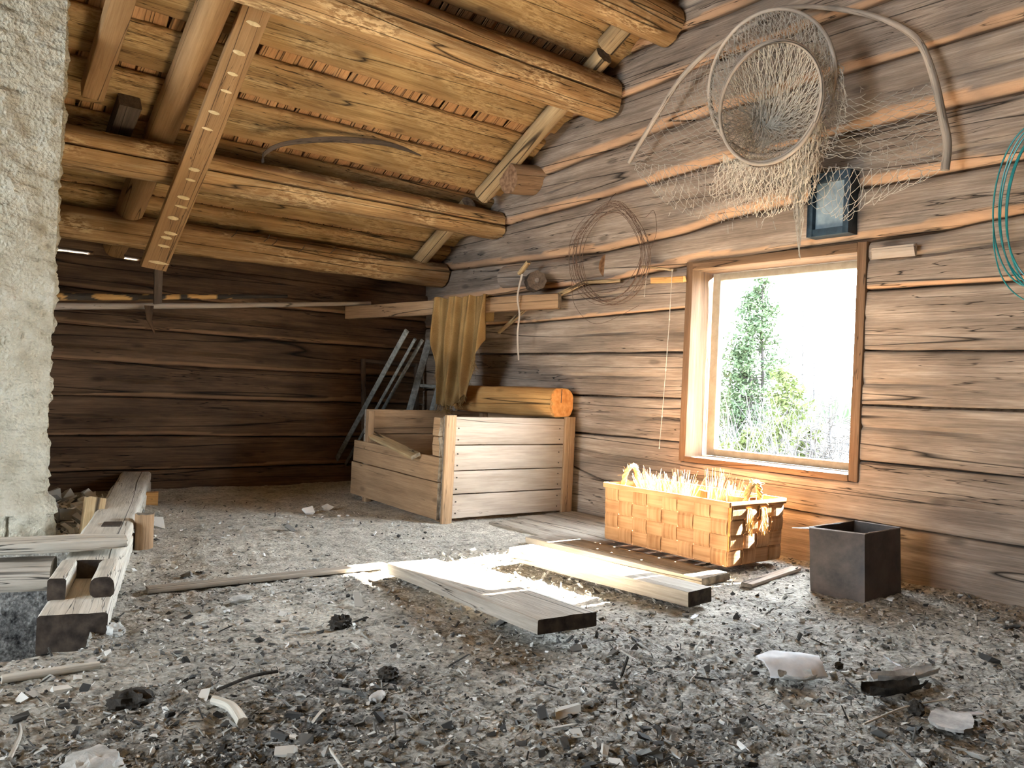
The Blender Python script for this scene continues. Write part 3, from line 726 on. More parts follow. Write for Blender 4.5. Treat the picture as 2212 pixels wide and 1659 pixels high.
mb = MB(); loft(mb, [c + V((-.05, .03, .03)), c + V((.05, .0, .03))], rect_prof(.07, .07, .006), amp=.002, mi=0, endmi=1)
tag(mb.build('wood_offcut', [M['fresh'], M['brownend']]), 'small reddish square wood offcut beside the far end of the floor beam', 'wood block')
mb = MB(); loft(mb, [at(150, 1450, 2, .012) + V((-.13, .02, 0)), at(215, 1436, 2, .014)], round_prof(.010, 10), amp=.003, seg=.02)
tag(mb.build('pale_stick', [M['white'], M['greyend']]), 'pale straight stick on the dirt in front of the slotted beam', 'stick')

# ------------------------------------------------------------------ planks on the floor
def plank4(name, label, c0, c1, wd, th, mats, z0, z1, cat='plank', group=None, roll=0.0):
    p0 = V((c0[0], c0[1], z0 - th / 2)); p1 = V((c1[0], c1[1], z1 - th / 2))
    mb = MB(); loft(mb, [p0, p1], rect_prof(wd, th, .004), up=V((0, roll, 1)), amp=.002, mi=0, endmi=1, rag=.006, seg=.03)
    return tag(mb.build(name, mats), label, cat, group)
a1 = at(848, 1228, 2, .055); a2 = at(930, 1196, 2, .055); a3 = at(1166, 1338, 2, .095); a4 = at(1286, 1322, 2, .095)
e0 = (a1 + a2) / 2; e1 = (a3 + a4) / 2
dA = (e1 - e0).normalized(); wA = abs((a4 - a3).dot(V((dA.y, -dA.x, 0))))
plank4('thick_plank', 'thick weathered plank nearest the camera, propped up on the dirt half in sunlight', e0, e1, max(.2, wA), .040, [M['grey'], M['darkend']], .055, .095)
b1_ = at(1097, 1180, 2, .075); b2_ = at(1152, 1174, 2, .075); b3_ = at(1481, 1278, 2, .075); b4_ = at(1543, 1262, 2, .075)
e0 = (b1_ + b2_) / 2; e1 = (b3_ + b4_) / 2
plank4('narrow_plank', 'narrow sunlit plank lying on the dirt between basket and thick plank', e0, e1, .135, .050, [M['grey'], M['darkend']], .072, .070)
c1_ = at(1165, 1172, 2, .045); c3_ = at(1500, 1255, 2, .045)
plank4('wide_plank', 'wide plank partly under the woven basket with small sun spots', (2.50, 2.86), (2.555, 1.915), .19, .028, [M['grey'], M['greyend']], .034, .034)
for (x, wd_, yb_, lab) in ((2.70, .235, 3.36, 'grey floorboard nearest the camera in front of the crate, cracked'), (2.935, .215, 3.43, 'middle grey floorboard between crate and basket'), (3.16, .215, 3.45, 'grey floorboard tight against the window wall beside the crate')):
    plank4('floorboard', lab, (x, yb_), (x - .03, 2.15), wd_, .03, [M['grey'], M['greyend']], .014, .012, 'floorboard', 'old floorboards in front of the crate')
plank4('thin_batten', 'thin pale batten on the floor between basket and tin', (2.61, 1.82), (3.06, 1.90), .045, .015, [M['crate'], M['greyend']], .02, .02, 'batten')
plank4('buried_batten', 'long batten half buried in the dirt leading to the thick plank', (.76, 2.76), (1.60, 2.72), .05, .016, [M['grey'], M['greyend']], .018, .02, 'batten')

# ------------------------------------------------------------------ crate
def crate():
    X0_, X1_, Y0_, Y1_, Hh = 2.365, 3.265, 3.50, 4.60, .545
    root = thing('wooden_crate', ((X0_ + X1_) / 2, (Y0_ + Y1_) / 2, 0), 'large open crate of grey horizontal boards standing in the dark corner', 'crate')
    cm = [M['crate'], M['greyend']]
    zs = [0.015, .140, .262, .395, .545]
    for a, b in zip(zs, zs[1:]):                       # front boards
        board('front_board', V((X0_ + .01, Y0_, (a + b) / 2 + .002)), V((X1_ - .005, Y0_ - .003, (a + b) / 2)), .022, b - a - .005, cm, root)
    for x, w_ in ((X0_ + .028, .062), (X1_ - .045, .075)):
        board('corner_batten', V((x, Y0_ - .022, -.005)), V((x + .003, Y0_ - .022, Hh + .008)), .020, w_, [M['cratebat'], M['greyend']], root, up=V((1, 0, 0)))
    # left side, upper boards broken away
    for a, b, y1, dz, tl in ((.01, .205, Y1_ - .12, 0, .018), (.205, .335, Y1_ - .14, 0, .02)):
        board('side_board', V((X0_, Y0_ + .01, (a + b) / 2)), V((X0_ + .02, y1, (a + b) / 2 + tl)), .020, b - a - .004, [M['cratebat'], M['greyend']], root)
    for a, b in ((.335, .44), (.44, .54)):
        board('side_board', V((X0_, Y0_ + .012, (a + b) / 2)), V((X0_, Y0_ + .075, (a + b) / 2)), .020, b - a - .006, [M['cratebat'], M['greyend']], root, rag=.02)
    for a, b in zip(zs, zs[1:]):
        board('back_board', V((X0_ + .02, Y1_ - .25, (a + b) / 2)), V((X1_, Y1_ - .25, (a + b) / 2)), .022, b - a - .004, [M['cratebat'], M['greyend']], root)
        board('side_board', V((X1_, Y0_ + .01, (a + b) / 2)), V((X1_, Y1_ - .26, (a + b) / 2)), .020, b - a - .006, [M['cratebat'], M['greyend']], root)
    for (x, y) in ((X0_ + .035, Y1_ - .28), (X1_ - .035, Y1_ - .28), (X1_ - .035, Y0_ + .035), (X0_ + .035, Y0_ + .035)):
        board('corner_post', V((x, y, 0)), V((x, y, Hh - .01)), .04, .04, [M['cratebat'], M['greyend']], root, up=V((1, 0, 0)))
    nb = MB()
    for x, zz in ((X0_ + .09, zs), (X1_ - .11, zs)):
        for z in zz[:-1]:
            for dz in (.03, .09): tube(nb, [V((x, Y0_ - .008, z + dz)), V((x, Y0_ - .016, z + dz))], .004, 6)
    k = nb.build('nail_heads', [M['nail']], root); k['kind'] = 'stuff'
    # loose board leaning inside
    mb = MB(); loft(mb, [at(800, 938, 0, 2.42), at(898, 985, 1, 3.68)], rect_prof(.055, .02, .003), up=V((-.5, -.2, 1)), mi=0, endmi=1)
    tag(mb.build('loose_batten', [M['pole'], M['greyend']]), 'pale loose batten lying slanted over the broken side of the crate', 'batten')
crate()
lg = thing('cut_log', (3.18, 3.95, .545), 'sawn log with bright orange end lying on top of the crate', 'log')
mb = MB(); loft(mb, [V((3.165, 3.49, .632)), V((3.13, 4.40, .628))], round_prof(.098, 36, .092, .083), amp=.006, mi=0, endmi=0, rag=.0, seg=.03); mb.build('log_body', [M['fresh']], lg)
mb = MB(); mb_pts = []
c = V((3.1652, 3.4885, .632)); K = 36; pr = round_prof(.092, K, .086, .078)
ring = [c + V((a, -.001 + .003 * noise.noise(V((a * 40, b * 40, 0))), b)) for a, b in pr]; mid_ = [c + V((a * .5, -.003 + .004 * noise.noise(V((a * 40, b * 40, 3))), b * .5)) for a, b in pr]
mb.add(ring + mid_ + [c + V((0, -.004, 0))], [(k, (k + 1) % K, K + (k + 1) % K, K + k) for k in range(K)] + [(K + k, K + (k + 1) % K, 2 * K) for k in range(K)], [(0, v.x, v.z) for v in ring + mid_ + [c]])
se = mb.build('sawn_end', [M['freshend']], lg)
mb = MB(); loft(mb, [V((3.155, 3.484, .632)), V((3.157, 3.484, .71))], rect_prof(.003, .004, .001), up=V((1, 0, 0))); mb.build('drying_crack', [M['nail']], se)

# ------------------------------------------------------------------ things leaning behind the crate
GL = 'laths and sashes leaning in the dark corner'
def lath(i, px0, py0, px1, py1, wd, th, lab, nm='leaning_lath', mt='oldpaint'):
    p1 = at(px1, py1, 0, 2.62 + .1 * i); p0 = at(px0, py0, 2, 0.0)
    mb = MB(); loft(mb, [p0, p1], rect_prof(wd, th, .003), up=V((-.6, -.8, .2)), mi=0); 
    return tag(mb.build(nm, [M[mt]]), lab, 'lath', GL)
lath(0, 703, 1036, 879, 714, .030, .014, 'leftmost pale lath leaning from floor to beam left of the crate')
lath(.6, 728, 1036, 897, 732, .018, .014, 'second thin pale lath leaning behind the leftmost one')
lath(1.2, 745, 1030, 912, 735, .022, .014, 'third dim lath in the leaning bundle, nearest the old sash')
def sash_frame(name, lab, c00, c10, c01, wd, bars, parts='oldpaint'):
    """c00 lower left, c10 lower right, c01 upper left"""
    root = thing(name, c00, lab, 'window sash'); ex = (c10 - c00); ez = (c01 - c00); W_, H_ = ex.length, ez.length; ex = ex / W_; ez = ez / H_; nr = ex.cross(ez).normalized()
    mt = [M[parts]]
    for o_, l_ in ((0, H_), (W_ - wd, H_)): board('stile', c00 + ex * (o_ + wd / 2), c00 + ex * (o_ + wd / 2) + ez * l_, wd, .03, mt * 2, root, up=nr)
    for q in bars: board('rail', c00 + ex * wd + ez * q * (H_ - wd) + ez * wd / 2, c00 + ex * (W_ - wd) + ez * q * (H_ - wd) + ez * wd / 2, wd if q in (0, 1) else wd * .5, .026, mt * 2, root, up=nr)
    return root
sf = sash_frame('old_window_sash', 'pale old window sash leaning behind the crate under the sackcloth', at(872, 905, 0, 2.86), at(936, 910, 0, 3.02), at(920, 735, 0, 3.02), .045, (0, .42, 1))
s2 = sash_frame('old_window_sash', 'dark thin sash frame standing against the log wall left of the laths', at(783, 1000, 1, 5.05), at(905, 1000, 1, 5.05), at(781, 775, 1, 5.12), .025, (0, 1), 'darkwood')

# beam carrying the sackcloth
bp0 = V((2.60, 5.06, 1.165)); bp1 = at(1209, 650, 0, 3.24)
mb = MB(); loft(mb, [bp0, bp1], rect_prof(.05, .088, .005), amp=.003, mi=0, endmi=1, rag=.005, seg=.04)
tag(mb.build('hanging_beam', [M['cratebat'], M['greyend']]), 'squared horizontal beam in the corner with sackcloth draped over it', 'beam')

# sackcloth
def sack():
    t_, s_, u_ = frame(bp0, bp1, V((0, 0, 1)))
    L_ = (bp1 - bp0).length
    def along(px):
        best = min(((abs((lambda q: CX + F * ((q - EYE).dot(RT)) / ((q - EYE).dot(FW)))(bp0 + (bp1 - bp0) * k / 400) - px), k) for k in range(401)))[1]
        return bp0 + (bp1 - bp0) * best / 400
    A = along(950); B = along(1062)
    front = (s_ if s_.x < 0 else -s_)
    mb = MB(); nu, nv = 90, 84; vs = []
    wd = (B - A).length
    for i in range(nu + 1):
        u = i / nu
        ctr = A.lerp(B, u)
        # length of drop at this place (m), ragged
        fr = .56 + .05 * math.sin(u * 5) if u < .74 else .52 - (u - .68) * 1.0
        fr += .015 * noise.noise(V((u * 25, 0, 2)))
        if u < .12: fr = .20 + (u / .12) * .28
        for j in range(nv + 1):
            v = j / nv; s = v * (fr + .14 + .22) - .22   # negative: behind
            r_ = .035
            if s < -.07: off = -r_ ; z = .05 + (s + .07)
            elif s < .07: a_ = s / .07; off = r_ * a_ ; z = .052
            else: off = r_; z = .05 - (s - .07)
            if s > 0:
                hang = max(0, s - .07)
                fold = .030 * math.sin(u * 21 + 1.5 * math.sin(hang * 5)) * min(1, .3 + hang * 3) + .012 * math.sin(u * 47 + hang * 6)
                off += fold + .035
                gather = 1 - .10 * min(1, hang * 1.5)
                uc = .46 + (u - .46) * gather
                p = A.lerp(B, uc)
            else: p = ctr; fold = .01 * math.sin(u * 21)
            vs.append(p + front * off + V((0, 0, z + (.006 * math.sin(u * 21) if abs(s) <= .07 else 0))))
    fs = [(i * (nv + 1) + j, i * (nv + 1) + j + 1, (i + 1) * (nv + 1) + j + 1, (i + 1) * (nv + 1) + j) for i in range(nu) for j in range(nv)]
    mb.add(vs, fs)
    o = mb.build('cloth', [M['sack']])
    md = o.modifiers.new('t', 'SOLIDIFY'); md.thickness = .003
    root = thing('sackcloth', (A + B) / 2, 'ochre ragged sackcloth draped over the squared beam in the corner', 'cloth')
    o.parent = root; o.matrix_parent_inverse = Matrix.Translation(-root.location)
    fm = MB()
    for k in range(120):
        u = random.uniform(.08, .95); i = int(u * nu); p = vs[i * (nv + 1) + nv]
        q = [p, p + V((random.uniform(-.012, .012), random.uniform(-.01, .01), -.02)), p + V((random.uniform(-.03, .03), random.uniform(-.02, .02), -random.uniform(.025, .06)))]
        tube(fm, q, .0012, 3, caps=False)
    f_ = fm.build('frayed_fringe', [M['sack']], root); f_['kind'] = 'stuff'
sack()
mb = MB(); loft(mb, spline([at(1128, 592, 0, 3.1), at(1118, 640, 0, 3.08), at(1122, 680, 0, 3.12), at(1118, 720, 0, 3.15), at(1120, 778, 0, 3.15)], 5), rect_prof(.012, .002, .0006, 2), up=V((1, .4, 0)), seg=.02)
tag(mb.build('hanging_ribbon', [M['hoop']]), 'narrow grey strip of cloth dangling over the squared beam end', 'ribbon')
mb = MB(); loft(mb, [at(1078, 718, 0, 3.26), at(1140, 664, 0, 3.22)], rect_prof(.022, .016, .002), mi=0, endmi=1)
tag(mb.build('slanted_peg', [M['pole'], M['greyend']]), 'short pale slanted stick bracing the squared beam from below', 'peg')

# octagonal block with hub and the round log end it hangs on
mb = MB(); c = at(1158, 607, 0, 3.16); n_ = (EYE - c); n_.z = 0; n_.normalize(); n_ = (n_ + V((0, -.3, 0))).normalized()
bk = thing('wooden_pulley_block', c, 'dark octagonal wooden block with an iron hub hanging on the wall logs', 'pulley block')
loft(mb, [c + n_ * .03, c - n_ * .09], round_prof(.060, 8), up=V((0, 0, 1)), seg=.03); bb = mb.build('block_body', [M['darkwood']], bk)
mb = MB(); loft(mb, [c + n_ * .038, c + n_ * .028], round_prof(.014, 14)); loft(mb, [c + n_ * .044, c + n_ * .034], round_prof(.006, 10)); mb.build('hub', [M['tinedge']], bb)
mb = MB(); loft(mb, [at(1122, 592, 0, 3.12), at(1142, 566, 0, 3.12)], rect_prof(.028, .018, .002), mi=0, endmi=1); mb.build('wooden_cleat', [M['pole'], M['greyend']], bk)
lo1 = at(1082, 590, 0, 3.30); lo2 = at(1250, 585, 0, 3.33)
mb = MB(); loft(mb, [V((3.335, 4.28, 1.43)), V((3.345, 3.35, 1.425))], round_prof(.070, 24), amp=.010, mi=0, endmi=1)
tag(mb.build('protruding_log', [M['gable'], M['brownend']]), 'rounded knotty log bulging out of the wall above the squared beam', 'log')
mb = MB(); loft(mb, [at(1200, 640, 0, 3.29), at(1262, 610, 0, 3.29), at(1340, 606, 0, 3.29)], rect_prof(.014, .028, .003), taper=lambda t: 1 - .3 * t)
tag(mb.build('bright_splinter', [M['pole']]), 'bright curved splinter under the bulging knotty log', 'wood splinter')
for (a, b, c_, d_, lab, mt) in ((1408, 606, 1478, 603, 'reddish split wood stick wedged left of the window top', 'fresh'), (1388, 576, 1452, 583, 'thin pale forked stick with hanging strings above the window left', 'pole'), (1885, 548, 1978, 540, 'pale splintered wood strip right of the window top', 'crate')):
    mb = MB(); loft(mb, [at(a, b, 0, 3.28), at(c_, d_, 0, 3.28)], rect_prof(.03 if 'reddish' in lab else (.012 if 'thin' in lab else .05), .02, .003), up=V((1, 0, .2)), amp=.003, rag=.01)
    tag(mb.build('wood_strip', [M[mt]]), lab, 'wood strip')
for (pts, lab) in (([(1452, 584), (1446, 690), (1438, 800), (1430, 900), (1424, 968)], 'long knotted string hanging down the wall left of the window'), ([(1398, 578), (1396, 600), (1392, 640)], 'short string dangling from the forked stick')):
    mb = MB(); q = [at(a, b, 0, 3.25) for a, b in pts]; tube(mb, q, .0014, 4)
    for p in q: tube(mb, [p + V((0, 0, .004)), p - V((0, 0, .004))], .0035, 5)
    tag(mb.build('string', [M['twine']]), lab, 'string')

# ------------------------------------------------------------------ small framed glass on the wall
def small_frame():
    x = 3.262; y0, y1, z0, z1 = at(1748, 445, 0, x).y, at(1838, 445, 0, x).y, at(1800, 507, 0, x).z, at(1800, 372, 0, x).z
    yl, yr = max(y0, y1), min(y0, y1)
    root = thing('small_framed_pane', (x, (yl + yr) / 2, z0), 'small dark framed dusty pane fixed to the wall above the window', 'framed pane')
    w_ = .038; a = V((0, -.0, .0))
    def bx_(nm, ya, yb, za, zb, xa, xb, m_):
        mb = MB(); loft(mb, [V(((xa + xb) / 2, (ya + yb) / 2, za)), V(((xa + xb) / 2, (ya + yb) / 2, zb))], rect_prof(abs(xb - xa), abs(yb - ya), .002), up=V((0, 1, 0))); return mb.build(nm, [M[m_]], root)
    bx_('frame_side', yr, yr + w_ * .7, z0, z1, x - .015, 3.33, 'blueframe'); bx_('frame_side', yl - w_ * .7, yl, z0, z1, x - .015, 3.33, 'blueframe')
    bx_('frame_rail', yr + w_ * .7, yl - w_ * .7, z0, z0 + w_ * .8, x - .013, 3.33, 'blueframe'); bx_('frame_rail', yr + w_ * .7, yl - w_ * .7, z1 - w_, z1, x - .013, 3.33, 'blueframe')
    bx_('dusty_pane', yr + w_ * .6, yl - w_ * .6, z0 + .02, z1 - .02, x + .012, x + .02, 'dustglass')
small_frame()

# ------------------------------------------------------------------ wire coils
def coil(name, label, cpx, cpy, rx, ry, x, n, r, mt, jit, tilt=0, ax=0):
    mb = MB()
    for k in range(n):
        c = [cpx + random.uniform(-jit, jit), cpy + random.uniform(-jit, jit)]; a_, b_ = rx * random.uniform(.85, 1.1), ry * random.uniform(.88, 1.08)
        tl_ = math.radians(tilt + random.uniform(-8, 8)); ph = random.uniform(0, 6)
        pts = []
        for i in range(41):
            q = 2 * math.pi * i / 40
            ex, ey = a_ * math.cos(q), b_ * math.sin(q)
            top = max(0, -math.sin(q)) ** 2 * .35       # loops gather at the hanging point
            ex *= 1 - top
            px = c[0] * (1 - top * .6) + cpx * top * .6 + ex * math.cos(tl_) - ey * math.sin(tl_); py = c[1] + ex * math.sin(tl_) + ey * math.cos(tl_)
            py += 0
            pts.append(at(px, py, 0, x + .015 * math.sin(q * 2 + ph) - .01))
        tube(mb, pts, r, 5, caps=False)
    return mb, name, label
mb, _, _ = coil('', '', 1318, 548, 78, 108, 3.24, 13, .0013, None, 12, 6)
p = at(1310, 445, 0, 3.24)
tube(mb, [p, at(1322, 425, 0, 3.28), at(1330, 418, 0, 3.31)], .0016)
for pp in ([(1345, 460), (1390, 470), (1412, 455), (1418, 500), (1405, 540)], [(1235, 600), (1242, 660), (1290, 700), (1380, 660)]): tube(mb, spline([at(a, b, 0, 3.23) for a, b in pp], 8), .0012, 5)
tag(mb.build('wire_coil', [M['rust']]), 'loose coil of thin rusty wire hanging on the wall left of the window', 'wire coil')
mb = MB()
for (dx, dy, sx, sy) in ((0, 0, 1, 1), (8, -4, .95, .98), (14, 5, .98, 1.0), (24, 0, .96, .95), (30, 8, 1.0, 1.02)):
    pts = []
    for i in range(49):
        q = 2 * math.pi * i / 48; pts.append(at(2240 + dx + 95 * sx * math.cos(q) , 440 + dy + 178 * sy * math.sin(q) - 26 * math.cos(q), 0, 3.22 + .01 * math.sin(2 * q + dx)))
    tube(mb, pts, .0030, 6, caps=False)
tube(mb, spline([at(2146, 490, 0, 3.21), at(2148, 540, 0, 3.21), at(2165, 600, 0, 3.21), at(2200, 640, 0, 3.21), at(2260, 668, 0, 3.21)], 6), .0026, 6)
tag(mb.build('teal_cable_coil', [M['green']]), 'coil of shiny teal plastic cable hanging at the right edge of the wall', 'cable coil')

# ------------------------------------------------------------------ hoop net
def fyke():
    XA, XH2, XH3 = 3.20, 3.06, 2.96
    root = thing('hoop_net', at(1700, 200, 0, 3.1), 'old fishing hoop net with bent wooden arch hanging high on the wall', 'fishing net')
    def rod(nm, pts, r, taper=None, closed=False, n=7):
        mb = MB(); loft(mb, spline(pts, n, closed), round_prof(r, 10), seg=.03, amp=.0015, taper=taper, caps=not closed, up=V((1, .1, 0)), mi=0, endmi=0); return mb.build(nm, [M['hoop']], root)
    L1 = [(1358, 352), (1385, 306), (1432, 228), (1475, 165), (1530, 110), (1592, 72), (1640, 48)]
    R1 = [(1560, 88), (1612, 48), (1668, 22), (1730, 14), (1800, 18), (1880, 33), (1950, 62), (1990, 98), (2018, 170), (2035, 250), (2046, 310), (2041, 368)]
    rod('arch_rod', [at(a, b, 0, XA - .02) for a, b in L1], .0125, lambda t: .85 + .2 * math.sin(t * 3.1))
    rod('arch_rod', [at(a, b, 0, XA + .01) for a, b in R1], .0145, lambda t: .55 + .6 * t)
    def ell(cx, cy, rx, ry, tilt, x0, dx, n=20, sq=0.0):
        out = []
        for i in range(n):
            q = 2 * math.pi * i / n; tl_ = math.radians(tilt); ex, ey = rx * math.cos(q), ry * math.sin(q)
            out.append(at(cx + ex * math.cos(tl_) - ey * math.sin(tl_), cy + ex * math.sin(tl_) + ey * math.cos(tl_), 0, x0 + dx * math.sin(q)))
        return out
    h2 = ell(1668, 178, 132, 162, 22, XH2, .05); h3 = ell(1666, 222, 104, 138, 24, XH3, .03)
    rod('hoop', h2, .0085, closed=True); rod('hoop', [p + V((.03, .015, .012)) for p in h2], .0065, closed=True)
    rod('hoop', h3, .0080, closed=True); rod('hoop', [p + V((.02, .02, .018)) for p in h3], .0060, closed=True)
    nb = MB(); seg_count = [0]
    def edge(a, b, r=.00115):
        d = b - a
        if d.length < 1e-5: return
        mid = (a + b) / 2 + V((0, 0, -.12 * d.length * random.uniform(.2, 1)))
        t = d.normalized(); s = t.cross(V((1, .2, .1))).normalized() * r; u = t.cross(s).normalized() * r
        vs = []
        for p in (a, mid, b): vs += [p + s, p - s * .5 + u * .87, p - s * .5 - u * .87]
        nb.add(vs, [(0, 1, 4, 3), (1, 2, 5, 4), (2, 0, 3, 5), (3, 4, 7, 6), (4, 5, 8, 7), (5, 3, 6, 8)])
    def knot(p): 
        r = .0028; nb.add([p + V((r, 0, 0)), p + V((-r, 0, 0)), p + V((0, r, 0)), p + V((0, -r, 0)), p + V((0, 0, r)), p + V((0, 0, -r))], [(0, 2, 4), (2, 1, 4), (1, 3, 4), (3, 0, 4), (2, 0, 5), (1, 2, 5), (3, 1, 5), (0, 3, 5)])
    def poly(pts, u):
        n = len(pts) - 1; f = min(max(u, 0), 1) * n; i = min(int(f), n - 1); return pts[i].lerp(pts[i + 1], f - i)
    def patch(A, B, nu, nv, jit=.006, sag=0.0, bulge=V((0, 0, 0)), hole=None, r=.00115, closed=False):
        g = {}
        for i in range(nu + 1):
            for j in range(nv + 1):
                u = (i + .5 * (j % 2)) / (nu + .5); v = j / nv
                p = poly(A, u).lerp(poly(B, u), v) + bulge * math.sin(math.pi * v) + V((0, 0, -sag * math.sin(math.pi * u) * math.sin(math.pi * v)))
                k = jit * (1 if 0 < j < nv else .3); g[i, j] = p + V((random.uniform(-k, k), random.uniform(-k, k), random.uniform(-k, k)))
        for j in range(nv):
            for i in range(nu + 1):
                if hole and hole((i / nu), j / nv): continue
                a = g[i, j]
                o1 = (i, j + 1); o2 = ((i + 1) if j % 2 else (i - 1), j + 1)
                for o_ in (o1, o2):
                    if o_ in g and (g[o_] - a).length < .16: edge(a, g[o_], r)
                if random.random() < .25: knot(a)
    pxs = lambda lst, x: spline([at(a, b, 0, x) for a, b in lst], 6)
    def hr(h, a, b, n=24):   # part of a hoop between angles (deg)
        m = len(h); out = []
        for i in range(n + 1):
            q = (a + (b - a) * i / n) / 360 * m; k = int(math.floor(q)); out.append(h[k % m].lerp(h[(k + 1) % m], q - k))
        return out
    # left wing
    patch(pxs([(1362, 350), (1400, 285), (1440, 220), (1478, 170), (1535, 118)], XA - .02), pxs([(1560, 345), (1560, 300), (1550, 250), (1540, 210), (1545, 165)], XH2), 14, 12, .006, .02)
    patch(pxs([(1362, 352), (1420, 354), (1490, 356), (1565, 355)], XA - .02), pxs([(1395, 395), (1455, 450), (1540, 478), (1620, 470)], XA), 14, 8, .008, .02)
    # annulus between the hoops, denser sides
    patch(hr(h2, -180, 180, 60), hr(h3, -180, 180, 60), 74, 7, .008, .0, V((.02, 0, 0)))
    patch(hr(h2, 100, 330, 60), [p + V((.06, 0, -.02)) for p in hr(h3, 100, 330, 60)], 48, 6, .012)
    # inner funnel, many layers
    tip = at(1640, 262, 0, 3.24); tips = [tip + V((0, .05 * math.cos(k), .09 * math.sin(k))) for k in np.linspace(-math.pi, math.pi, 25)]
    patch(hr(h3, -180, 180, 60), tips, 64, 13, .006, 0, V((.05, 0, 0)))
    patch([p + V((.02, .0, 0)) for p in hr(h3, -180, 180, 60)], [p + V((.0, .09, -.12)) for p in tips], 52, 11, .010, 0, V((.08, 0, 0)))
    patch([p + V((.03, .0, 0)) for p in hr(h2, -180, 180, 60)], [p + V((.0, -.02, -.05)) for p in tips], 46, 12, .012, 0, V((.03, 0, 0)))
    # apron hanging under the hoops
    low = pxs([(1560, 330), (1600, 352), (1650, 362), (1700, 345), (1745, 300), (1775, 250)], XH3 + .02)
    patch(low, pxs([(1530, 420), (1590, 452), (1650, 470), (1700, 455), (1740, 440), (1765, 400)], XA - .03), 34, 12, .009, .01)
    patch(low, pxs([(1575, 400), (1620, 432), (1665, 442), (1705, 420), (1745, 385), (1790, 300)], XA - .08), 40, 10, .009, .0)
    # bundle on the right side of the hoops
    patch(hr(h2, -70, 60, 24), [p + V((.05, -.03, -.12)) for p in hr(h2, -70, 60, 24)], 30, 6, .012)
    # right wing
    patch(pxs([(1770, 130), (1790, 200), (1780, 270), (1770, 340)], XH2), pxs([(1925, 70), (2012, 175), (2032, 260), (2036, 362)], XA), 16, 13, .008, .03, hole=lambda u, v: u < .33 and .1 < v < .95)
    patch(pxs([(1735, 350), (1820, 362), (1920, 366), (2036, 366)], XA - .03), pxs([(1725, 430), (1800, 470), (1850, 470), (1935, 412)], XA), 16, 8, .010, .03, hole=lambda u, v: u > .6 and v > .6)
    # head line
    for pp in ([(1358, 352), (1500, 357), (1740, 360), (1900, 363), (2041, 368)],):
        q = pxs(pp, XA - .02)
        for a, b in zip(q, q[1:]): edge(a, b, .0016)
    # tail of gathered twine
    for k in range(46):
        q0 = at(1722 + random.uniform(-22, 22), 350 + random.uniform(-15, 20), 0, XA - .03); ln = random.uniform(.3, 1.0)
        prev = q0
        for i in range(1, 9):
            t = i / 8; cur = q0.lerp(at(1727, 350 + 210 * ln, 0, XA + .02), t) + V((0, random.uniform(-.02, .02) * (1 - t * .75), 0)); edge(prev, cur, .0013); prev = cur
    # loose broken threads
    for k in range(110):
        px, py = random.choice([(1800, 210), (1660, 440), (1860, 300), (1960, 330), (1500, 430), (1620, 460), (1780, 380)]); p = at(px + random.uniform(-60, 60), py + random.uniform(-40, 40), 0, XA - random.uniform(0, .08))
        edge(p, p + V((0, random.uniform(-.02, .02), -random.uniform(.01, .05))))
    nb.build('netting', [M['twine']], root, smooth=False)
fyke()

# ------------------------------------------------------------------ tin
def tin():
    root = thing('open_tin', (2.93, 1.56, 0), 'dark rusty open square tin standing on the dirt by the wall', 'tin')
    b = [(2.795, 1.462), (3.06, 1.462), (3.06, 1.665), (2.785, 1.665)]; t = [(2.805, 1.478), (3.085, 1.488), (3.075, 1.665), (2.735, 1.652)]
    mb = MB(); K = 12; H_ = .243; th = .003
    cb = V((2.92, 1.56, 0))
    outer = []; inner = []
    for k in range(K + 1):
        v = k / K
        for i in range(4):
            for s in range(8):
                u = s / 8; i2 = (i + 1) % 4
                pb = V((*b[i], 0)).lerp(V((*b[i2], 0)), u); pt = V((*t[i], H_)).lerp(V((*t[i2], H_)), u); p = pb.lerp(pt, v)
                d = (p - cb); d.z = 0; d.normalize(); dent = .003 * noise.noise(p * 9)
                outer.append(p + d * dent); inner.append(p + d * (dent - th))
    m = 32; vs = outer + inner; off = len(outer); fs = []
    for k in range(K):
        for j in range(m):
            j2 = (j + 1) % m
            fs.append((k * m + j, k * m + j2, (k + 1) * m + j2, (k + 1) * m + j)); fs.append((off + k * m + j2, off + k * m + j, off + (k + 1) * m + j, off + (k + 1) * m + j2))
    for j in range(m): j2 = (j + 1) % m; fs.append((K * m + j, K * m + j2, off + K * m + j2, off + K * m + j))
    fs.append(tuple(reversed(range(m)))); fs.append(tuple(off + j for j in range(m)))
    mb.add(vs, fs); mb.build('tin_wall', [M['tin']], root, smooth=False)
    rm = MB(); q = [V((*p, H_)) for p in t]
    tube(rm, q + [q[0]], .0026, 6); rm.build('rolled_rim', [M['tinedge']], root)
    mb = MB(); loft(mb, [V((2.735, 1.652, H_ - .002)), V((2.70, 1.70, H_ - .006))], rect_prof(.035, .002, .0005, 2), taper=lambda t: 1 - .9 * t); mb.build('bent_flap', [M['tin']], root)
tin()

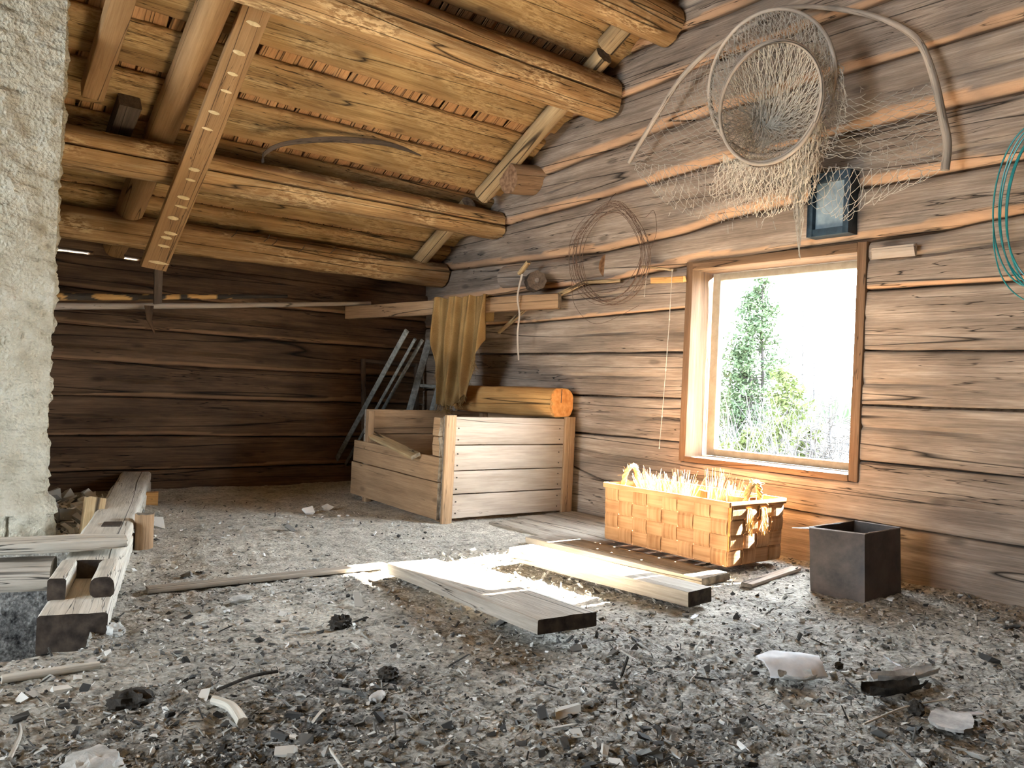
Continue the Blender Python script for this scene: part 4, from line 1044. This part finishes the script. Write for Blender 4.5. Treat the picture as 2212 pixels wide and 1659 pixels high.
# ------------------------------------------------------------------ basket with brushes
def basket():
    x0, x1, y0, y1, Hh = 2.715, 3.07, 1.985, 2.66, .245; zb_ = .036
    root = thing('woven_basket', ((x0 + x1) / 2, (y0 + y1) / 2, zb_), 'large rectangular basket woven of wide orange pine splints below the window', 'basket')
    mb = MB()
    per = [(x0, y0), (x0, y1), (x1, y1), (x1, y0)]
    rows = 4; rh = (Hh - .005) / rows
    def flare(z): return 1 + .02 * (z - zb_) / Hh
    cx, cy = (x0 + x1) / 2, (y0 + y1) / 2
    ncol = {0: 8, 1: 4, 2: 8, 3: 4}
    def strip(path, nrm, wd, wvec, th=.0016):
        """ribbon along path; nrm per-point outward normals"""
        vs = []; gs = []; s = 0
        for i, p in enumerate(path):
            if i: s += (p - path[i - 1]).length
            for (a, b) in ((-.5, 0), (.5, 0), (.5, 1), (-.5, 1)): vs.append(p + wvec * (wd * a) + nrm[i] * (th * (b - .5))); gs.append((s, a * wd, b * .01))
        fs = []
        for i in range(len(path) - 1):
            for j in range(4): j2 = (j + 1) % 4; fs.append((i * 4 + j, i * 4 + j2, (i + 1) * 4 + j2, (i + 1) * 4 + j))
        n_ = len(path) - 1; fs += [(3, 2, 1, 0), (n_ * 4, n_ * 4 + 1, n_ * 4 + 2, n_ * 4 + 3)]
        ro = V((random.uniform(0, 9),) * 3); mb.add(vs, fs, [V(g) + ro for g in gs])
    amp = .0045
    par = 0
    for side in range(4):
        a = V((*per[side], 0)); b = V((*per[(side + 1) % 4], 0)); d = (b - a); L_ = d.length; d = d / L_; nr = V((-d.y, d.x, 0)) ; 
        if nr.dot(a - V((cx, cy, 0))) < 0: nr = -nr
        nc = ncol[side]; cwid = L_ / nc
        for c_ in range(nc):                              # upright splints
            base = a + d * (c_ + .5) * cwid; path = []; nn = []
            for k in range(rows * 6 + 1):
                v = k / 6; z = zb_ + .002 + v * rh
                ph = math.cos(math.pi * (v - .5) + math.pi * (c_ + side)) if True else 0
                ph = math.sin(math.pi * v + math.pi * (c_ + par))
                q = base + nr * (amp * max(-1, min(1, ph * 1.6)) + .010 * (z - zb_) / Hh); q.z = z; path.append(q); nn.append(nr)
            strip(path, nn, cwid * .93, d)
        for r_ in range(rows):                            # horizontal splints
            path = []; nn = []; z = zb_ + .003 + (r_ + .5) * rh
            for k in range(nc * 6 + 1):
                u = k / 6; ph = -math.sin(math.pi * u + math.pi * 0) * (1 if (r_ + par) % 2 == 0 else -1)
                q = a + d * (u * cwid) + nr * (amp * max(-1, min(1, ph * 1.6)) + .010 * (z - zb_) / Hh); q.z = z; path.append(q); nn.append(nr)
            strip(path, nn, rh * .93, V((0, 0, 1)))
        par = (par + nc) % 2
    mb.build('woven_sides', [M['splint']], root, smooth=False)
    mb = MB()
    for k in range(8): 
        yy = y0 + (k + .5) * (y1 - y0) / 8; box(mb, x0, x1, yy - .04, yy + .04, zb_ - .001 + .0008 * (k % 2), zb_ + .001 + .0008 * (k % 2))
    mb.build('woven_bottom', [M['splint']], root, smooth=False)
    mb = MB(); e = .010; zr_ = zb_ + Hh
    R_ = [V((x0 - e, y0 - e, zr_)), V((x0 - e, y1 + e, zr_)), V((x1 + e, y1 + e, zr_)), V((x1 + e, y0 - e, zr_))]
    for i in range(4): loft(mb, [R_[i], R_[(i + 1) % 4]], rect_prof(.012, .022, .003), amp=.0015, seg=.04)
    mb.build('folded_rim', [M['splint']], root)
    for (y, lab) in ((y1 - .005, 0), (y0 - .002, 1)):
        mb = MB(); xm = 2.87; pts = []
        for i in range(25):
            q = math.pi * i / 24; pts.append(V((xm - .052 * math.cos(q), y + .004 * math.sin(3 * q), zr_ - .05 + .135 * math.sin(q) ** .8)))
        for ph in (0, 2.1, 4.2):                          # twisted cords
            pp = []
            for i, p in enumerate(pts): a_ = i * .9 + ph; pp.append(p + V((.007 * math.cos(a_), .008 * math.sin(a_), .005 * math.sin(a_ + 1))))
            tube(mb, pp, .0068, 7)
        for k in range(70):
            p = random.choice(pts) + V((random.uniform(-.01, .01), random.uniform(-.01, .01), random.uniform(-.006, .006))); tube(mb, [p, p + V((random.uniform(-.02, .02), random.uniform(-.02, .02), random.uniform(-.02, .02)))], .0007, 3, caps=False)
        if lab:
            for dx in (-.05, .05):
                for k in range(12):
                    p = V((xm + dx + random.uniform(-.014, .014), y - .014, zr_ - .02)); tube(mb, [p, p + V((random.uniform(-.01, .01), -.004, -.05)), p + V((random.uniform(-.03, .03), -.006, -random.uniform(.07, .12)))], .0022, 4)
        h = mb.build('rope_handle', [M['rope']], root)
basket()
def brush(name, label, c, lean, n, length, spread, fan, mt, r=.0016, tie=True, sq=1.0):
    root = thing(name, c, label, 'brush')
    mb = MB()
    for k in range(n):
        a_ = random.uniform(0, 6.28); q = math.sqrt(random.random())
        b0_ = c + V((.012 * q * math.cos(a_), .014 * q * math.sin(a_), 0)); ln = length * random.uniform(.78, 1.06)
        dr = (lean + V((spread * sq * q * math.cos(a_), fan * q * math.sin(a_), 0))).normalized()
        m_ = b0_ + dr * ln * .5 + V((random.uniform(-.004, .004), random.uniform(-.005, .005), 0)); e_ = b0_ + dr * ln + V((random.uniform(-.012, .012), random.uniform(-.014, .014), -.01 * q * q))
        tube(mb, [b0_, m_, e_], r, 4, taper=lambda t: 1.1 - .5 * t)
    o = mb.build('root_bristles', [M[mt]], root); o['kind'] = 'stuff'
    mb = MB(); loft(mb, [c + lean.normalized() * .018, c + lean.normalized() * .045], round_prof(.021, 14)); mb.build('binding', [M['rope']], root)
GB = 'root brushes standing in the basket'
zb_ = .17
brush('root_brush', 'pinkish root brush leaning beside the left basket handle', V((2.86, 2.52, zb_)), V((-.05, .10, 1)), 70, .20, .3, .5, 'rootpink')
brush('root_brush', 'wide fanned white root brush left of centre in the basket', V((2.83, 2.42, zb_ - .01)), V((-.05, .02, 1)), 62, .20, .4, .70, 'root')
brush('root_brush', 'second wide fanned white root brush at the middle of the basket', V((2.84, 2.32, zb_ - .01)), V((-.0, -.02, 1)), 62, .22, .35, .60, 'root')
brush('root_brush', 'tall narrow white root brush right of centre in the basket', V((2.80, 2.145, zb_ - .01)), V((.03, -.10, 1)), 46, .245, .15, .22, 'root')
brush('root_brush', 'thin reddish root brush to the right of the tall white one', V((2.86, 2.12, zb_ - .02)), V((.03, -.22, 1)), 45, .22, .2, .20, 'rootpink')
mb = MB(); c = V((2.765, 2.165, .215)); loft(mb, [c, c + V((.0, -.012, .10))], round_prof(.030, 16, .03, .016), up=V((1, 0, 0)), taper=lambda t: 1 - .35 * t)
tag(mb.build('curled_bark_piece', [M['splint']]), 'curled piece of wood standing at the basket rim before the tall white brush', 'bark piece')
def bark_box():
    root = thing('birch_bark_box', (2.92, 2.05, .05), 'round thin-walled bark box with pale lid sitting at right end of basket', 'bark box')
    c = V((2.90, 2.055, 0)); mb = MB(); K = 40; pr = []
    for z, r in ((.06, .052), (.30, .055), (.30, .052), (.06, .049)): pr.append((z, r))
    vs = []; 
    for z, r in pr:
        for k in range(K): q = 2 * math.pi * k / K; vs.append(c + V((r * 1.25 * math.cos(q), r * math.sin(q), z)))
    mb.add(vs, [(i * K + k, i * K + (k + 1) % K, (i + 1) * K + (k + 1) % K, (i + 1) * K + k) for i in range(3) for k in range(K)]); mb.build('box_wall', [M['splint']], root)
    mb = MB(); vs = [c + V((1.25 * .049 * math.cos(2 * math.pi * k / K), .049 * math.sin(2 * math.pi * k / K), .285)) for k in range(K)] + [c + V((1.25 * .049 * math.cos(2 * math.pi * k / K), .049 * math.sin(2 * math.pi * k / K), .278)) for k in range(K)]
    mb.add(vs, [tuple(range(K)), tuple(reversed(range(K, 2 * K)))] + [(k, K + k, K + (k + 1) % K, (k + 1) % K) for k in range(K)]); mb.build('lid', [M['root']], root, smooth=False)
    mb = MB(); loft(mb, [c + V((-.02, .05, .27)), c + V((-.02, .052, .335))], rect_prof(.018, .006, .001), up=V((1, 0, 0))); mb.build('peg', [M['root']], root)
bark_box()

# ------------------------------------------------------------------ loose pieces on the floor
def rock(name, label, cat, c, sx, sy, sz, mt, fl=2.2, amp=.35, seed=0, rz=0):
    mb = MB(); K, R_ = 26, 16; vs = []
    for i in range(R_ + 1):
        th = math.pi * i / R_
        for k in range(K):
            q = 2 * math.pi * k / K; d = V((math.sin(th) * math.cos(q), math.sin(th) * math.sin(q), math.cos(th)))
            r = 1 + amp * noise.noise(d * fl + V((seed, 0, 0))) + amp * .5 * noise.noise(d * fl * 2.7 + V((0, seed, 0)))
            p = V((d.x * sx * r, d.y * sy * r, d.z * sz * r)); p.rotate(Matrix.Rotation(rz, 3, 'Z')); vs.append(c + p)
    mb.add(vs, [(i * K + k, (i + 1) * K + k, (i + 1) * K + (k + 1) % K, i * K + (k + 1) % K) for i in range(R_) for k in range(K)])
    return tag(mb.build(name, [M[mt]]), label, cat)
rock('pale_rock', 'large pale smooth rock at the bottom left corner of the floor', 'rock', at(205, 1650, 2, 0) + V((-.02, -.05, 0)), .055, .095, .028, 'stonew', seed=3, rz=-.3)
rock('pale_rock', 'rounded pale stone beside the front corner of the slotted beam', 'rock', at(250, 1362, 2, .01), .022, .03, .018, 'stonew', seed=5)
rock('dark_clod', 'dark earth clod on the floor left of centre foreground', 'clod', at(283, 1512, 2, .012), .045, .03, .022, 'stoned', seed=8, fl=3)
rock('dark_clod', 'round black clod in front of the bark strips at lower right', 'clod', at(1978, 1530, 2, .012), .018, .018, .018, 'stoned', seed=9, fl=3)
rock('dark_clod', 'black round clod above the pale scraps at right', 'clod', at(1812, 1438, 2, .008), .010, .010, .010, 'stoned', seed=19, fl=3)
rock('dark_clod', 'angular dark clod in the middle of the foreground beside a flat chip', 'clod', at(838, 1455, 2, .012), .026, .02, .016, 'stoned', seed=12, fl=3)
rock('dark_clod', 'dark twiggy clod on the pale dirt left of the thick plank', 'clod', at(735, 1345, 2, .012), .030, .022, .020, 'stoned', seed=14, fl=4, amp=.5)
rock('pale_rock', 'flat pale stone chip on the dirt below the buried batten', 'rock', at(520, 1293, 2, .010), .035, .018, .012, 'stonew', seed=15, amp=.2)
def chip(name, label, cat, px, py, L_, W_, ang, mt, th=.003, curl=.01, tilt=.0, rag=.2, lift=.014):
    c = at(px, py, 2, lift); mb = MB(); n, m = 14, 8; vs = []
    d = V((math.cos(ang), math.sin(ang), 0)); s = V((-d.y, d.x, 0)); sd = random.uniform(0, 90)
    for lay in (0, 1):
        for i in range(n + 1):
            for j in range(m + 1):
                u = i / n * 2 - 1; v = j / m * 2 - 1
                k = (1 - .35 * abs(u) ** 3) * (1 + rag * noise.noise(V((u * 3 + sd, 0 if v < 0 else 9, 0))))
                z = curl * (v * v + .4 * u * u) + tilt * v * W_ * .5 + .3 * curl * noise.noise(V((u * 3, v * 3, sd)))
                vs.append(c + d * (u * L_ / 2 * (1 + .15 * noise.noise(V((v * 2, sd, 0))))) + s * (v * W_ / 2 * k) + V((0, 0, z + (th if lay else 0))))
    q = (n + 1) * (m + 1); fs = []
    for i in range(n):
        for j in range(m):
            a = i * (m + 1) + j; fs.append((a, a + m + 1, a + m + 2, a + 1)[::-1]); fs.append((q + a, q + a + m + 1, q + a + m + 2, q + a + 1))
    bd = [j for j in range(m + 1)] + [i * (m + 1) + m for i in range(1, n + 1)] + [n * (m + 1) + j for j in range(m - 1, -1, -1)] + [i * (m + 1) for i in range(n - 1, 0, -1)]
    for k in range(len(bd)): a, b = bd[k], bd[(k + 1) % len(bd)]; fs.append((a, b, q + b, q + a))
    mb.add(vs, fs); return tag(mb.build(name, [M[mt]]), label, cat)
chip('curved_potsherd', 'pale curved shard resting on the dirt in the lower right centre', 'shard', 1712, 1425, .16, .11, -.5, 'paper', .004, -.014, .25, lift=.045)
chip('potsherd', 'small darker shard just below the pale curved shard', 'shard', 1722, 1470, .09, .05, -.5, 'stonew', .004, .012)
chip('bark_strip', 'layered curled bark strip at the lower right, upper of two', 'bark', 1955, 1470, .22, .04, -.25, 'birchbark', .004, .016)
chip('bark_strip', 'dark curled bark strip just below the upper one at lower right', 'bark', 1930, 1500, .17, .05, -.3, 'stoned', .004, .020)
chip('paper_scrap', 'crumpled whitish paper scrap beside the upper bark strip', 'paper scrap', 1950, 1462, .08, .05, .2, 'paper', .0015, .010)
chip('flat_slate', 'flat grey slab of bark near the bottom right corner', 'bark', 2055, 1562, .12, .085, .3, 'birchbark', .006, .004)
chip('white_shell', 'small white oval chip above the grey slab at bottom right', 'chip', 2098, 1545, .055, .018, -.6, 'paper', .002, .003)
chip('paper_scrap', 'upright white rectangular scrap on the dirt in front of the tin', 'paper scrap', 1928, 1432, .028, .045, .8, 'paper', .0015, .004, .5)
chip('paper_scrap', 'pale squarish scrap left of the crumpled paper', 'paper scrap', 1895, 1462, .05, .03, .2, 'paper', .0015, .004)
chip('white_sliver', 'bright white sliver on the dirt between the planks and the tin', 'chip', 1500, 1334, .055, .014, .4, 'paper', .002, .002)
chip('grey_chip', 'grey oval wood chip in the middle foreground', 'chip', 815, 1502, .05, .028, .7, 'birchbark', .006, -.006)
for (a, b, c_, d_, r, lab) in ((462, 1512, 525, 1562, .012, 'thick pale broken stick in the left foreground'), (20, 1640, 40, 1565, .004, 'thin straw stalk at the left bottom edge'), (470, 1490, 600, 1450, .004, 'thin curved dark twig beside the broken stick'), (1865, 1565, 2050, 1510, .0025, 'long thin twig under the bark strips'), (675, 1560, 700, 1535, .003, 'small bent pale twig in the centre foreground')):
    mb = MB(); p = at(a, b, 2, .012); q = at(c_, d_, 2, .016); md_ = (p + q) / 2 + V((.01, .01, .004))
    loft(mb, spline([p, md_, q], 6), round_prof(r, 8), amp=r * .3, seg=.015, rag=.006); tag(mb.build('twig', [M['stoned' if 'dark' in lab else 'white']]), lab, 'twig')

# rubble behind the chimney foot and countless chips over the dirt
rng = np.random.default_rng(5)
def litter(n, fx, size, name, label, bias, cat):
    mb = MB(); V8 = np.array([(x, y, z) for x in (-1, 1) for y in (-1, 1) for z in (-1, 1)], float); F6 = [(0, 1, 3, 2), (4, 6, 7, 5), (0, 4, 5, 1), (2, 3, 7, 6), (0, 2, 6, 4), (1, 5, 7, 3)]
    for k in range(n):
        x, y, dn = fx()
        L_ = size * math.exp(rng.normal(0, .5)); sl_ = rng.random() < .42
        sc = np.array((L_ * (1.6 if sl_ else 1), L_ * (.16 if sl_ else rng.uniform(.4, .9)), L_ * (.12 if sl_ else rng.uniform(.10, .45))))
        p = V8 * sc * (1 + rng.uniform(-.45, .45, (8, 3)))
        a, b, c_ = rng.uniform(0, 6.28), rng.normal(0, .45), rng.normal(0, .45)
        Rz = np.array([[math.cos(a), -math.sin(a), 0], [math.sin(a), math.cos(a), 0], [0, 0, 1]]); Rx = np.array([[1, 0, 0], [0, math.cos(b), -math.sin(b)], [0, math.sin(b), math.cos(b)]]); Ry = np.array([[math.cos(c_), 0, math.sin(c_)], [0, 1, 0], [-math.sin(c_), 0, math.cos(c_)]])
        p = p @ (Rz @ Rx @ Ry).T
        h = floor_h(x, y) + abs(p[:, 2].min()) * .55
        p = p + np.array((x, y, h))
        t = min(1, max(0, rng.beta(1.3, 1.7) + bias - .25 * dn)); t = 1.0 if rng.random() < .004 else t
        mb.add([tuple(q) for q in p], F6, None, [t] * 8)
    o = mb.build(name, [M['debris']], smooth=False); tag(o, label, cat, kind='stuff'); return o
def near_pt():
    while True:
        dep = 1.25 + 3.4 * rng.random() ** 1.5; lat = (rng.random() * 2 - 1) * dep * .66
        x = dep * FW.x + lat * r0.x; y = dep * FW.y + lat * r0.y
        if .14 < x < 3.28 and .5 < y < 5.1:
            if 1.60 < x < 3.25 and 2.02 < y < 3.45 and not (1.85 < x < 2.25): continue
            if y > 2.28 and x < .42 + (y - 2.3) * .305 + .06 and y < 3.7: continue
            if 2.76 < x < 3.1 and 1.45 < y < 1.68: continue
            if x > 2.3 and y > 3.4: continue
            if 1.72 < x < 2.3 and 2.0 < y < 2.95 and rng.random() < .7: continue  # fewer dark chips in the sun patch, to make it look brighter
            d = dens(x, y)
            if rng.random() < .25 + .75 * d: return x, y, d
litter(30000, near_pt, .0025, 'dirt_litter', 'countless small wood chips, bark crumbs and clods strewn over the dirt floor', .16, 'litter')
litter(1300, near_pt, .0062, 'coarse_litter', 'scattered larger chips, bark pieces and clods lying on the dirt floor', .10, 'litter')
def rub_pt(): return rng.uniform(.74, 1.12), rng.uniform(3.9, 4.8), .2
litter(420, rub_pt, .016, 'rubble_heap', 'heap of pale plaster and stone rubble behind the foot of the chimney', .35, 'rubble')
def sun_pt(): return rng.uniform(1.82, 2.24), rng.uniform(2.0, 2.9), 0
litter(900, sun_pt, .0035, 'wood_shavings', 'sunlit pale shavings on the floor between the two planks', .3, 'shavings')

# ------------------------------------------------------------------ outdoors
gz = -2.6
mb = MB(); n = 40; vs = []
for j in range(n + 1):
    for i in range(n + 1):
        x = 3.8 + (i / n) ** 1.6 * 170; y = -70 + 240 * j / n; z = gz + (0.3 * noise.noise(V((x * .1, y * .1, 0)))) + max(0, (x - 60)) * .02
        vs.append((x, y, z))
mb.add(vs, [(j * (n + 1) + i, j * (n + 1) + i + 1, (j + 1) * (n + 1) + i + 1, (j + 1) * (n + 1) + i) for j in range(n) for i in range(n)])
struct(mb.build('ground', [M['ground']]))
def fpt(px, py, dep):
    return EYE + (FW + RT * ((px - CX) / F) - UP * ((py - CY) / F)) * dep
def tufts(mb, p, r, n, size):
    for _ in range(n):
        d = V((random.gauss(0, 1), random.gauss(0, 1), random.gauss(0, .7))).normalized() * r * random.random() ** .5; c = p + d
        a = V((random.uniform(-1, 1), random.uniform(-1, 1), random.uniform(-.3, 1))).normalized() * size; b = a.cross(V((random.uniform(-1, 1), random.uniform(-1, 1), random.uniform(-1, 1)))).normalized() * size * .28
        mb.add([c - a, c + b, c + a, c - b], [(0, 1, 2, 3)])
def pine(name, label, px, top_py, dep, crown, trunks, cat='tree', start=.25, dens_=1.0, leafm='needle', group=None, bare=False):
    base = fpt(px, 950, dep); base.z = gz; top = fpt(px, top_py, dep); H_ = top.z - gz
    root = thing(name, base, label, cat, group)
    tm = MB(); lm = MB()
    for (ox, hh) in trunks:
        b = base + r0 * ox; t = b + V((0, 0, H_ * hh)) + r0 * (.02 * H_ * random.uniform(-1, 1)); tube(tm, [b, b.lerp(t, .5) + r0 * .08, t], .085 if not bare else .07, 7, taper=lambda s: 1.1 - .95 * s)
        nb_ = int(46 * dens_)
        for k in range(nb_):
            v = start + (1 - start) * (k / nb_); c = b.lerp(t, v); prof_ = crown * (1 - v) ** .75 * (.55 + .6 * random.random()) + .12
            a = random.uniform(0, 6.28); e = c + V((math.cos(a), math.sin(a), random.uniform(-.05, .35))) * prof_
            tube(tm, [c, c.lerp(e, .5) + V((0, 0, .05 * prof_)), e], .018 if not bare else .012, 4, taper=lambda s: 1.1 - .8 * s, caps=False)
            if not bare:
                for q in (.45, .75, 1.0): tufts(lm, c.lerp(e, q), .17 + .12 * prof_, 22, .085)
            elif prof_ > .3:
                for q in range(3): f_ = c.lerp(e, random.uniform(.3, .9)); tube(tm, [f_, f_ + V((random.uniform(-.3, .3), random.uniform(-.3, .3), random.uniform(0, .35)))], .007, 3, caps=False)
    tm.build('trunk', [M['barktree' if not bare else 'twig']], root)
    if not bare: lm.build('foliage', [M[leafm]], root, smooth=False)
pine('pine_tree', 'tall green pine with twin trunks outside the window on the left', 1625, 600, 22, 1.35, ((-.12, .93), (.22, 1.0), (-.5, .72)), start=.32, dens_=1.15)
pine('young_pine', 'small yellow-green pine outside right of the tall pine', 1700, 800, 17, .85, ((0, 1.0),), start=.35, dens_=.8, leafm='bushleaf')
pine('young_pine', 'low bright green sapling at the lower left corner of the window view', 1610, 935, 15, 1.0, ((0, 1.0),), start=.3, dens_=.7, leafm='bushleaf')
pine('young_pine', 'low bright green sapling near the lower middle of the window view', 1745, 925, 14, .55, ((0, 1.0),), start=.5, dens_=.45, leafm='bushleaf')
pine('bare_tree', 'tall thin bare tree outside in the middle of the window view', 1723, 640, 20, .55, ((0, 1.0),), start=.35, dens_=.7, bare=True, cat='tree')
pine('bare_tree', 'thinner bare tree just right of the tall bare one outside', 1750, 735, 21, .6, ((0, 1.0),), start=.35, dens_=.7, bare=True)
pine('bare_tree', 'bushy leafless tree at the lower right of the window view', 1790, 850, 13, 1.1, ((0, 1.0), (.3, .9), (-.3, .85)), start=.2, dens_=1.4, bare=True)
th = MB()
for k in range(2600):
    px = random.uniform(1540, 1880); dep = random.uniform(12, 30); b = fpt(px, 1000, dep); b.z = gz + random.uniform(0, 2.2); a = V((random.uniform(-.7, .7), random.uniform(-.7, .7), random.uniform(.3, 1.4)))
    if b.z + a.z > .9: continue
    tube(th, [b, b + a * .5 + V((random.uniform(-.1, .1),) * 3), b + a], .011, 3, caps=False, taper=lambda s: 1.1 - .7 * s)
tag(th.build('thicket', [M['twig']]), 'leafless brushwood thicket filling the lower half of the window view', 'brushwood', kind='stuff')
fl = MB()
for k in range(420):
    y_ = -10 + 130 * random.random(); p = V((95 + random.uniform(-5, 12), y_, gz + .8)); hgt = random.uniform(2.2, 3.7); r_ = random.uniform(.5, 1.2); K = 7
    ring = [p + V((r_ * math.cos(2 * math.pi * i / K) * random.uniform(.8, 1.2), r_ * math.sin(2 * math.pi * i / K), 0)) for i in range(K)]
    rg2 = [p + V((.6 * r_ * math.cos(2 * math.pi * i / K), .6 * r_ * math.sin(2 * math.pi * i / K), hgt * .55)) for i in range(K)]
    fl.add(ring + rg2 + [p + V((0, 0, hgt))], [(i, (i + 1) % K, K + (i + 1) % K, K + i) for i in range(K)] + [(K + i, K + (i + 1) % K, 2 * K) for i in range(K)])
tag(fl.build('distant_forest', [M['needle']], smooth=False), 'pale distant forest edge along the horizon seen through the window', 'forest', kind='stuff')
